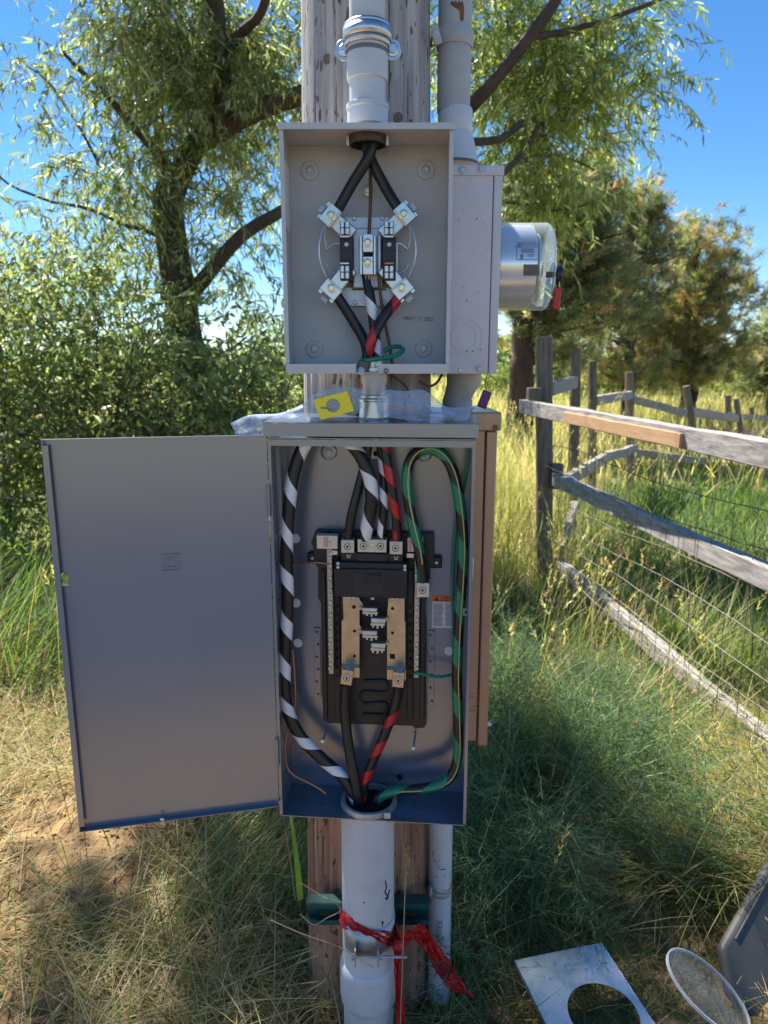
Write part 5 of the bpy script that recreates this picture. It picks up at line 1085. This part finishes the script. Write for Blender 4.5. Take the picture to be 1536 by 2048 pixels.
willow('willow_tree', 'willow tree with dark forked trunk standing beyond the open door',
  ([(412, 1010, YW), (405, 900, YW), (392, 780, YW), (372, 680, YW), (360, 590, YW), (345, 500, YW), (337, 420, YW), (352, 345, YW)], 0.175, 0.125),
  [([(345, 365, YW), (380, 310, YW), (430, 265, YW), (490, 232, YW), (560, 203, YW), (640, 180, YW), (760, 150, YW + .3), (900, 60, YW + .5)], 0.105, 0.04),
   ([(430, 268, YW), (447, 200, YW), (440, 110, YW - .1), (430, 20, YW - .2), (420, -150, YW - .4), (380, -400, YW - .6)], 0.085, 0.04),
   ([(362, 610, YW), (395, 570, YW - .1), (430, 530, YW - .2), (480, 477, YW - .2), (560, 425, YW - .3), (640, 390, YW - .3)], 0.070, 0.04),
   ([(350, 350, YW), (300, 290, YW - .3), (220, 200, YW - .5), (120, 100, YW - .6)], 0.05, 0.012), ([(440, 110, YW), (520, 20, YW - .5), (600, -150, YW - 1)], 0.05, 0.02), ([(430, 0, YW), (300, -150, YW - .6), (150, -350, YW - 1.2)], 0.06, 0.02),
   ([(200, 330, YW - .4), (110, 180, YW - .5), (30, 115, YW - .5)], 0.012, 0.005), ([(330, 480, YW - .2), (180, 420, YW - .4), (40, 380, YW - .5), (-60, 300, YW - .6)], 0.02, 0.006)],
  [(430, 60, YW, 260, 130, .9, 300), (310, 190, YW - .2, 105, 140, .8, 115), (480, 190, YW + .4, 150, 130, .8, 150), (270, 390, YW - .2, 105, 80, .8, 55), (480, 390, YW + .3, 100, 100, .7, 48), (190, 520, YW - .2, 150, 80, .7, 48), (470, 560, YW, 110, 90, .6, 26),
   (110, 290, YW - .4, 70, 40, .4, 7), (110, 170, YW - .5, 70, 40, .3, 7), (20, 440, YW - .5, 70, 60, .4, 12), (30, 600, YW - .3, 90, 60, .5, 30), (60, 130, YW - .5, 40, 20, .2, 4),
   (420, -200, YW - .5, 420, 150, 1.4, 260), (300, -520, YW - .5, 520, 220, 1.8, 330), (60, -330, YW - .6, 260, 160, 1.2, 120), (-260, -840, 5.1, 300, 150, 1.0, 210), (90, -830, 5.5, 220, 150, .9, 125), (330, -820, 5.6, 200, 150, .9, 85)], 2.15, P(412, 1010, YW))
willow('willow_tree', 'willow tree spreading bright drooping branches above the glass meter',
  ([(735, 1010, 7.2), (742, 800, 7.2), (750, 600, 7.2), (770, 420, 7.2), (800, 330, 7.2)], 0.16, 0.12),
  [([(795, 345, 7.2), (860, 290, 7.0), (930, 225, 6.3), (985, 165, 6.1), (1055, 78, 6.0), (1110, 0, 6.0), (1180, -160, 6.0)], 0.075, 0.032),
   ([(1058, 74, 6.0), (1150, 58, 6.0), (1240, 30, 6.0), (1330, -5, 6.0), (1400, -60, 6.0)], 0.028, 0.010),
   ([(800, 335, 7.2), (880, 300, 7.1), (945, 285, 6.3), (1000, 277, 6.2), (1040, 250, 6.2), (1075, 240, 6.2)], 0.055, 0.025), ([(1000, 277, 7), (1060, 285, 6.9), (1120, 250, 6.8), (1200, 130, 6.7), (1260, 70, 6.7)], 0.025, 0.008),
   ([(870, 400, 7.1), (960, 375, 6.3), (1010, 345, 6.2), (1045, 305, 6.2), (1080, 250, 6.2)], 0.04, 0.02), ([(1045, 305, 6.9), (1120, 310, 6.8), (1190, 340, 6.7)], 0.018, 0.006), ([(900, 420, 7.0), (1000, 400, 6.8), (1100, 420, 6.7), (1200, 400, 6.6)], 0.025, 0.006),
   ([(800, 335, 7.2), (780, 150, 7.2), (760, -100, 7.1), (720, -400, 7.0)], 0.10, 0.05)],
  [(1010, 90, 6.9, 130, 130, .8, 210), (1170, 110, 6.7, 150, 120, .7, 170), (1090, 240, 6.9, 160, 90, .7, 170), (1040, 350, 7.0, 100, 50, .5, 50), (1030, 430, 6.9, 60, 40, .5, 34), (1120, 400, 6.7, 110, 34, .4, 44), (1290, 190, 6.6, 40, 80, .4, 16), (1270, 30, 6.6, 70, 40, .4, 18), (1030, 500, 6.9, 50, 40, .4, 22),
   (1000, -190, 6.9, 300, 150, 1.2, 190), (780, -420, 7.0, 420, 180, 1.5, 240), (820, 120, 7.4, 150, 160, .6, 60)], 1.5, P(735, 1010, 7.2), zg=4.3, pal=RPAL)

# leafy shrubs behind the door
BPAL = [(0.19, 0.22, 0.105), (0.12, 0.15, 0.08), (0.28, 0.30, 0.14), (0.42, 0.43, 0.34)]
def shrub(name, label, base, r, h, n, ln, wd, pal, wts, stems=6, group=None, hang=0.0, L=0.4):
    t = thing(name, label, 'shrub', base, group); base = Vector(base)
    mb = MB()
    for k in range(stems):
        a = random.random() * 6.28; e = base + Vector((math.cos(a) * r[0] * .6, math.sin(a) * r[1] * .6, h * (0.6 + .35 * random.random())))
        branch(mb, [base + Vector((random.uniform(-.06, .06), random.uniform(-.06, .06), -0.1)), base.lerp(e, .5) + Vector((0, 0, h * .12)), e], 0.020, 0.004, 6, 0.02, k)
    mb.build('stems', 'twig', t)
    d = unit(rng.normal(size=(n, 3))) * (rng.random((n, 1)) ** (1 / 2.2)); org = np.array(base) + d * np.array([r[0], r[1], h * .52]) + np.array([0, 0, h * .48]); org[:, 2] = np.maximum(org[:, 2], 0.02)
    nodes, dirs = sprays(org, L, 7, 0.3, up=0.5)
    np_mesh('crown', *merge([leaves_on(nodes, dirs, 2, ln, wd, pal, wts, hang=hang, wild=0.8), twig_geo(nodes, 0.002, (0.10, 0.08, 0.05))]), 'leaf', t); return t
for k, (x, Y, r, h, n, lb) in enumerate((
    (-20, 5.6, (1.0, .8), 2.15, 470, 'leafy green shrub beyond the free edge of the panel door'), (170, 5.8, (1.0, .8), 2.5, 560, 'tall leafy shrub above the middle of the panel door'),
    (330, 5.4, (.8, .7), 1.9, 360, 'leafy shrub at the foot of the forked willow trunk'), (500, 6.2, (.8, .7), 2.0, 370, 'leafy shrub between the forked willow trunk and the upper box'), (620, 7.6, (.7, .6), 1.7, 220, 'pale leafy shrub just behind the pole'))):
    shrub('leafy_shrub', lb, (P(x, 800, Y).x, Y, 0), r, h, int(n * 1.5), 0.075, 0.022, BPAL, [5, 3, 3, 2.2], group=None)
# small far tree by the left of the pole
shrub('far_tree', 'small pale far tree showing in the gap beside the upper box', (P(560, 720, 22).x, 22, 0), (1.2, 1.2), 2.9, 260, 0.16, 0.06, [(0.14, 0.18, 0.07), (0.11, 0.15, 0.06)], [1, 1], 5, L=0.7)

# pines
PPAL = [(0.15, 0.18, 0.125), (0.23, 0.24, 0.14), (0.40, 0.34, 0.20), (0.46, 0.32, 0.19)]
def pine(label, tx, Y, wpx, ytop, lobes, wts, nper=34, ln=0.15):
    c = P(tx, 700, Y); t = thing('pine_tree', label, 'tree', (c.x, Y, 0)); top = P(tx + 10, ytop, Y); rb = wpx / 2 * F0.px(tx, 700, Y)
    mb = MB(); branch(mb, [(c.x, Y, -0.2), (c.x, Y, 1.0), ((c.x + top.x) / 2, Y, (1 + top.z) / 2), tuple(top)], rb, rb * .25, 12, 0.06, tx); mb.build('trunk', 'bark_pine', t)
    org = in_lobes(lobes, .30); org = np.repeat(org, 5, 0) + rng.normal(0, .17, (len(org) * 5, 3)); mb = MB()
    for k in range(0, len(org), max(1, len(org) // 60)):
        e = Vector(org[k]); s = Vector((c.x + (top.x - c.x) * max(0, (e.z - 1) / (top.z - 1)), Y, min(max(1.2, e.z - 0.35), top.z)))
        branch(mb, [s, s.lerp(e, .5) + Vector((0, 0, -.06)), e], rb * .16, 0.012, 5, 0.04, k)
    mb.build('limbs', 'bark_pine', t)
    n = len(org); ax = unit(org - np.array([c.x, Y, 0]) * np.array([1, 1, 0]) - np.array([0, 0, 1.0]) * org[:, 2:3] + rng.normal(0, .5, (n, 3)) + np.array([0, 0, .7]))
    b = np.repeat(org, nper, 0); A = np.repeat(ax, nper, 0); N = len(b); d = unit(A * 0.75 + rng.normal(0, .62, (N, 3))); b = b - A * (rng.random((N, 1)) * .22)
    tint = np.repeat(palette(n, PPAL, wts, .2), nper, 0) * (1 + rng.normal(0, .12, (N, 1)))
    np_mesh('crown', *leaf_geo(b, d, ln * (.7 + .6 * rng.random(N)), np.full(N, 0.017), tint), 'needle', t)
pine('dark tall pine just behind the glass meter', 1045, 13, 66, 400, [(1090, 470, 13, 120, 110, 1.0, 330), (1150, 400, 13, 90, 80, .8, 200), (1060, 600, 13, 80, 70, .8, 150), (1180, 560, 13, 110, 110, 1.0, 330), (1200, 370, 13.4, 40, 50, .5, 60), (1120, 690, 13.5, 110, 40, .9, 120)], [5, 3, 1.2, .8])
pine('middle pine with slim double trunk behind the leaning fence posts', 1262, 17, 30, 430, [(1240, 440, 17, 60, 70, .8, 130), (1290, 420, 17, 40, 50, .7, 80), (1250, 560, 17, 100, 110, 1.2, 280), (1310, 480, 17, 40, 60, .8, 80), (1190, 650, 17, 120, 40, 1.2, 120), (1240, 730, 17, 120, 28, 1.3, 150)], [4, 4, 2, 1.4], ln=.17)
pine('bushy yellowish pine catching the sun beside the blue sky', 1385, 18, 38, 490, [(1400, 500, 18, 80, 70, 1.1, 170), (1420, 590, 18, 95, 90, 1.2, 300), (1330, 620, 18, 80, 90, 1.0, 210), (1350, 690, 18, 100, 40, 1.1, 120), (1460, 690, 18, 60, 40, .9, 60), (1300, 680, 18, 60, 60, .9, 90), (1380, 735, 18, 130, 26, 1.3, 170)], [1.5, 4, 5, 3.0], ln=.18)
pine('partly hidden pine at the far end of the leaning fence', 1560, 20, 34, 560, [(1545, 640, 20, 45, 50, 1.1, 80), (1550, 700, 20, 80, 50, 1.2, 130), (1500, 740, 20, 60, 30, 1.0, 60)], [3, 5, 2, 1], ln=.18)
GB = [(0.17, 0.21, 0.075), (0.13, 0.15, 0.07), (0.25, 0.28, 0.10)]
for k, (x, Y, r, h, lb) in enumerate(((1330, 30, (2.2, 1.5), 2.0, 'bright green bush seen under the yellowish pine'), (1500, 28, (2.4, 1.5), 2.3, 'bright green bush behind the far fence end'), (1190, 30, (2.2, 1.5), 1.7, 'bright green bush glimpsed between the fence posts'), (1040, 34, (2.5, 1.5), 1.5, 'low pale green bush on the horizon under the dark pine'))):
    shrub('green_bush', lb, (P(x, 740, Y).x, Y, 0), r, h, 900, 0.11, 0.055, GB, [3, 2, 2], 4, L=.5)
# far wood on the horizon
n = 9000; X = rng.uniform(-160, 160, n); Yf = rng.uniform(95, 120, n); hh = 3.2 + 1.6 * np.sin(X * .13) + 1.2 * np.sin(X * .41 + 1); Z = rng.random(n) * hh
fw = np_mesh('far_wood', *leaf_geo(np.stack([X, Yf, Z], 1), rng.normal(size=(n, 3)) + np.array([0, 0, .4]), np.full(n, 1.6), np.full(n, 1.1), palette(n, [(0.09, 0.13, 0.06), (0.12, 0.15, 0.08)], [1, 1])), 'leaf'); tag(fw, 'low band of far trees along the horizon', 'far trees', kind='stuff')

# ------------------------------------------------------------------ grasses
STRAW = (0.50, 0.39, 0.20); TAN = (0.39, 0.29, 0.16); GRN = (0.13, 0.21, 0.045); DGR = (0.07, 0.125, 0.04); YGR = (0.28, 0.33, 0.06); BLU = (0.13, 0.19, 0.12); PALE = (0.58, 0.49, 0.31)
def avoid(X, Y): return ~(((X > .66) & (X < 1.6) & (Y < 1.80) & (rng.random(len(X)) < .93)) | ((X > .3) & (X < .72) & (Y < 1.62) & (rng.random(len(X)) < .8)) | ((X - PX0) ** 2 + (Y - PY0) ** 2 < .155 ** 2) | ((X - BXc) ** 2 + (Y - 1.36) ** 2 < .065 ** 2))
def scatter(n, x0, x1, y0, y1, dens=None):
    X = rng.uniform(x0, x1, n); Y = rng.uniform(y0, y1, n); k = avoid(X, Y)
    if dens is not None: k &= rng.random(n) < dens(X, Y)
    X, Y = X[k], Y[k]; return np.stack([X, Y, gz(X, Y) - 0.01], 1)
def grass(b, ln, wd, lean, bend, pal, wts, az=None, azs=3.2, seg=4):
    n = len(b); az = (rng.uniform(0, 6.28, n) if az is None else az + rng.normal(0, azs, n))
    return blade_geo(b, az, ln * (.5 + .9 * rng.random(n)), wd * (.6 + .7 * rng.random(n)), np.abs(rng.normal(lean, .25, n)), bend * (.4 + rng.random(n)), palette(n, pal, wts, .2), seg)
def nz2(X, Y, s, o=0): return np.sin(X * s + 1.3 * o) * np.sin(Y * s * 1.2 + .7 * o) + .6 * np.sin(X * s * 2.3 + Y * s * 1.9 + o)
def dirt(X, Y):                                            # bare patch at the left
    return np.clip(1.25 * np.exp(-(((X + 1.05) / .30) ** 2 + ((Y - 2.05) / .20) ** 2)) + 1.0 * np.exp(-(((X + 1.0) / .16) ** 2 + ((Y - 1.45) / .22) ** 2)) + 1.1 * np.exp(-(((X + .85) / .22) ** 2 + ((Y - 1.9) / .14) ** 2)), 0, 1)
parts = []
# flattened dry straw left of the pole
b = scatter(26000, -2.8, 0.05, 1.15, 3.6, lambda X, Y: (1 - .93 * dirt(X, Y)) * .9); b[:, 2] += rng.random(len(b)) * .05
parts.append(grass(b, .32, .0036, 1.36, .34, [STRAW, TAN, PALE, GRN, YGR], [4, 4, 1.8, 1.4, .6], az=.5, azs=1.9))
b = scatter(3600, -2.8, -0.05, 1.15, 3.4, lambda X, Y: (1 - .9 * dirt(X, Y)) * (.35 + .5 * (nz2(X, Y, 4) > .2)))
parts.append(grass(b, .20, .0042, .55, .9, [GRN, DGR, YGR, STRAW], [4, 3, 1.2, 1.2]))
b = scatter(1500, -0.62, -0.12, 1.65, 2.5); parts.append(grass(b, .30, .0045, .6, .9, [GRN, BLU, DGR, STRAW], [4, 2, 3, 2], az=.6, azs=.6))
b = scatter(1500, -1.9, -0.6, 1.6, 2.9, lambda X, Y: .5 + 0 * X); parts.append(grass(b, .10, .003, 1.35, .2, [PALE, STRAW, TAN], [2, 3, 2]))
# long grass behind the door
b = scatter(9000, -4.6, -0.25, 3.0, 5.2); parts.append(grass(b, .62, .0075, .45, .85, [GRN, DGR, BLU, STRAW, YGR], [4, 4, 2, 1.5, .6], az=.4, azs=.7))
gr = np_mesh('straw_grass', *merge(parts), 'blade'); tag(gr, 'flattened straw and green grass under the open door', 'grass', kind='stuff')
parts = []
# right of the pole: under and round the feathery shrub, along the fence
b = scatter(6500, 0.08, 1.9, 1.10, 2.6, lambda X, Y: np.clip(.35 + .65 * (X > .75) + .3 * (Y < 1.7), 0, 1)); parts.append(grass(b, .24, .0036, .8, .8, [STRAW, TAN, GRN, DGR, YGR], [3.0, 2.5, 3, 3, 1]))
b = scatter(10500, .80, 1.9, 1.80, 2.80); b[:, 2] += .09 * rng.random(len(b)); parts.append(grass(b, .30, .0048, 1.25, .35, [STRAW, PALE, YGR, GRN], [4, 3, 2, 1.2], az=2.6, azs=1.1))
nf_ = lambda X, Y: np.where(np.abs(X - 1.2) < .42, .55, .85)
b = scatter(12000, .15, 2.3, 2.6, 5.4, nf_); parts.append(grass(b, .27, .0062, .45, .9, [GRN, DGR, YGR, STRAW, BLU], [5, 3.5, 2.4, .8, 1]))
b = scatter(1500, .35, 1.9, 2.5, 4.2, lambda X, Y: (nz2(X, Y, 3, 2) > 0) * 1.0); parts.append(grass(b, .48, .005, .5, .7, [STRAW, PALE, YGR], [4, 2, 1.5], az=.7, azs=.8))
b = scatter(11000, 1.5, 5.5, 3.2, 9.0); parts.append(grass(b, .34, .010, .3, .8, [GRN, DGR, (0.05, 0.09, 0.035), BLU, YGR], [3, 4, 3, 1.6, 1.0]))  # greens darkened in place of tree shade on the field
b = scatter(3000, .3, 1.6, 4.8, 9.5); parts.append(grass(b, .75, .008, .2, .5, [STRAW, PALE, YGR, GRN], [4, 2.2, 1.5, 1.5]))
X_ = rng.uniform(.12, 1.7, 7500); Y_ = rng.uniform(1.1, 1.85, 7500); b = np.stack([X_, Y_, gz(X_, Y_) - .01], 1)
parts.append(grass(b, .11, .0034, 1.15, .5, [TAN, STRAW, GRN, DGR], [3, 2, 3, 2.5]))
b = scatter(5000, 1.45, 3.4, 2.9, 4.6, lambda X, Y: (nz2(X, Y, 2.2, 1) > -.2) * 1.0); parts.append(grass(b, .22, .008, .4, .7, [(0.40, 0.44, 0.06), YGR, GRN], [4, 3, 1]))
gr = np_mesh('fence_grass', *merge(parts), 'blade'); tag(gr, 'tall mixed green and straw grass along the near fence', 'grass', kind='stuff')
parts = []
b = scatter(15000, -7, 12, 8.5, 26); parts.append(grass(b, .75, .020, .25, .5, [STRAW, PALE, TAN, YGR, GRN], [5, 2.5, 2.5, 2, 2], seg=3))
b = scatter(7000, -25, 40, 26, 70); parts.append(grass(b, .8, .07, .25, .5, [STRAW, TAN, YGR, GRN], [4, 2, 2.5, 3], seg=2))
gr = np_mesh('field_grass', *merge(parts), 'blade'); tag(gr, 'dry golden field grass reaching back to the pines', 'grass', kind='stuff')
# seed heads
def seedheads(n, fn, h, pal, wts):
    b = fn(n); n = len(b); az = rng.uniform(0, 6.28, n); L = h * (.7 + .6 * rng.random(n)); lean = np.abs(rng.normal(.2, .15, n)); bend = .5 * rng.random(n); c = palette(n, pal, wts)
    st = blade_geo(b, az, L, np.full(n, .0028), lean, bend, c, 4)
    V = st[0].reshape(n, 10, 3); tip = V[:, 8:10].mean(1); d = unit(tip - V[:, 6:8].mean(1)); k = 16
    pb_ = np.repeat(tip, k, 0) - np.repeat(d, k, 0) * (rng.random((n * k, 1)) * .11); dd = np.repeat(d, k, 0) + rng.normal(0, .35, (n * k, 3))
    return [st, leaf_geo(pb_, dd, np.full(n * k, .026), np.full(n * k, .0055), np.repeat(c, k, 0) * 1.1)]
parts = seedheads(190, lambda n: scatter(n, .35, 1.5, 2.8, 5.5), .62, [STRAW, PALE, TAN], [2, 3, 2]) + seedheads(300, lambda n: scatter(n, .9, 2.2, 5.2, 8.5), 1.15, [STRAW, PALE], [1, 1]) + seedheads(22, lambda n: scatter(n, .25, 1.2, 1.6, 2.6), .40, [TAN, STRAW], [1, 1]) + seedheads(60, lambda n: scatter(n, -2.8, -.9, 3.0, 4.2), .8, [STRAW, GRN], [1, 1])
gr = np_mesh('seed_grass', *merge(parts), 'blade'); tag(gr, 'dry grass stalks with pale seed heads along the fence', 'grass', kind='stuff')

# feathery shrub right of the pole
def feathery(label, c, r, h, nst):
    t = thing('feathery_shrub', label, 'shrub', (c[0], c[1], float(gz(c[0], c[1]))))
    a = rng.uniform(0, 6.28, nst); rr = np.sqrt(rng.random(nst)) * .45; o = np.stack([c[0] + np.cos(a) * rr * r[0], c[1] + np.sin(a) * rr * r[1], np.zeros(nst)], 1); o[:, 2] = gz(o[:, 0], o[:, 1])
    k = 12; d = unit(np.stack([np.cos(a) * .55, np.sin(a) * .55, np.ones(nst)], 1) + rng.normal(0, .32, (nst, 3))); L = h * (.8 + .7 * rng.random(nst)); p = o.copy(); N_ = []; D_ = []
    for i in range(k):
        d = unit(d + np.array([0, 0, -.10]) + np.stack([np.cos(a), np.sin(a), 0 * a], 1) * .07 + rng.normal(0, .07, (nst, 3))); p = p + d * (L / k)[:, None]; N_.append(p.copy()); D_.append(d.copy())
    N_ = np.stack(N_, 1); D_ = np.stack(D_, 1); ok = ~((N_[:, :, 0] > .66) & (N_[:, :, 1] < 1.78)).any(1) & ~((N_[:, :, 0] > .27) & (N_[:, :, 1] < 1.60)).any(1); N_ = N_[ok]; D_ = D_[ok]
    parts = [twig_geo(N_, .0018, (0.33, 0.38, 0.26))]
    # side branchlets
    src = N_[:, 3:].reshape(-1, 3); sd = D_[:, 3:].reshape(-1, 3); rep = 3; src = np.repeat(src, rep, 0); sd = np.repeat(sd, rep, 0); m = len(src)
    q = src.copy(); dd = unit(sd * .7 + rng.normal(0, .7, (m, 3)) + np.array([0, 0, .1])); n2 = []; d2 = []; lb_ = .15 * (.5 + rng.random(m))
    for i in range(6):
        dd = unit(dd + rng.normal(0, .10, (m, 3)) + np.array([0, 0, -.03])); q = q + dd * (lb_ / 6)[:, None]; n2.append(q.copy()); d2.append(dd.copy())
    n2 = np.stack(n2, 1); d2 = np.stack(d2, 1); parts.append(twig_geo(n2, .0009, (0.24, 0.30, 0.19)))
    np_mesh('stems', *merge(parts), 'blade', t)
    pal = [(0.095, 0.165, 0.095), (0.068, 0.12, 0.075), (0.125, 0.20, 0.10), (0.19, 0.26, 0.12)]
    np_mesh('foliage', *merge([leaves_on(n2, d2, 3, .020, .0024, pal, [4, 3, 2, 1], hang=0, wild=.8), leaves_on(N_, D_, 3, .022, .0028, pal, [4, 3, 2, 1], hang=0, wild=.8)]), 'blade', t)
feathery('large feathery dark green shrub between the thin conduit and the steel covers', (0.52, 2.12), (.42, .50), .48, 260)
feathery('smaller feathery green shrub behind the tan box towards the fence', (0.62, 2.85), (.5, .45), .40, 150)
feathery('low sunlit feathery plant beside the bottom fence rail', (1.02, 2.95), (.26, .26), .24, 45)
# single stalks in front of the pole
def stalk(label, pts, head, r=.0011, mat='yellow_dry'):
    t = thing('grass_stalk', label, 'grass stalk', P(*pts[0])); MB().tube(spline([P(*p) for p in pts], .01), r, 5).build('stem', mat, t)
    if head:
        a, b_ = P(*head[0]), P(*head[1]); n = 60; f = rng.random((n, 1)); p = np.array(a) + (np.array(b_) - np.array(a)) * f; d = np.array(b_ - a); d = unit(d[None] * 1.0 / np.linalg.norm(d) + rng.normal(0, .35, (n, 3)))
        np_mesh('seed_head', *leaf_geo(p, d, np.full(n, .010), np.full(n, .003), palette(n, [STRAW, TAN], [1, 1])), 'blade', t)
pm('yellow_dry', (0.40, 0.30, 0.15), .7, var=.2, vs_=30)
stalk('thin dry stalk with seed head standing in front of the red tape', [(800, 2060, 1.27), (806, 1900, 1.28), (811, 1760, 1.29), (815, 1700, 1.29)], ((814, 1745, 1.29), (816, 1698, 1.29)))
stalk('dry straw bent in an angle in front of the green strut channel', [(600, 1765, 1.33), (640, 1790, 1.32), (682, 1817, 1.29), (650, 1838, 1.33), (627, 1850, 1.34), (600, 1828, 1.36)], None)
stalk('long dry straw arching across the conduit clamp', [(540, 1840, 1.30), (610, 1870, 1.29), (680, 1895, 1.27), (745, 1935, 1.26)], None)
for x_, az_, ln_, wd_, col_, lb_ in ((601, 2.6, .26, .016, (.15, .22, .05), 'broad green grass blade standing under the hinge corner of the panel'), (590, 3.0, .24, .012, (.36, .25, .14), 'broad dry tan grass blade standing under the hinge corner of the panel')):
    v, f, c = blade_geo(np.array([[*P(x_, 1800, 1.41)]]), np.array([az_]), np.array([ln_]), np.array([wd_]), np.array([.06]), np.array([.1]), np.array([col_]), 6)
    tag(np_mesh('broad_leaf_grass', v, f, c, 'blade'), lb_, 'grass blade')

n = 2600; X_ = rng.normal(-1.1, .42, n); Y_ = rng.normal(2.0, .38, n); k_ = (dirt(X_, Y_) > .25) & (Y_ > 1.2); X_, Y_ = X_[k_], Y_[k_]; n = len(X_)
octa = np.array([[1, 0, 0], [0, 1, 0], [-1, 0, 0], [0, -1, 0], [0, 0, 1], [0, 0, -1.0]]); s_ = (.003 + .008 * rng.random(n) ** 3)[:, None, None]
v = octa[None] * np.array([1, 1, .6]) * s_ * (.6 + .8 * rng.random((n, 6, 1))) + rng.normal(0, .18, (n, 6, 3)) * s_ + np.stack([X_, Y_, gz(X_, Y_)], 1)[:, None, :]
q = np.array([[0, 1, 4], [1, 2, 4], [2, 3, 4], [3, 0, 4], [1, 0, 5], [2, 1, 5], [3, 2, 5], [0, 3, 5]]); f = (np.arange(n) * 6)[:, None, None] + q[None]
o = np_mesh('soil_clods', v, f.reshape(-1, 3), np.ones((n * 6, 3)), 'ground'); tag(o, 'small loose clods on the bare brown soil', 'soil', kind='stuff')
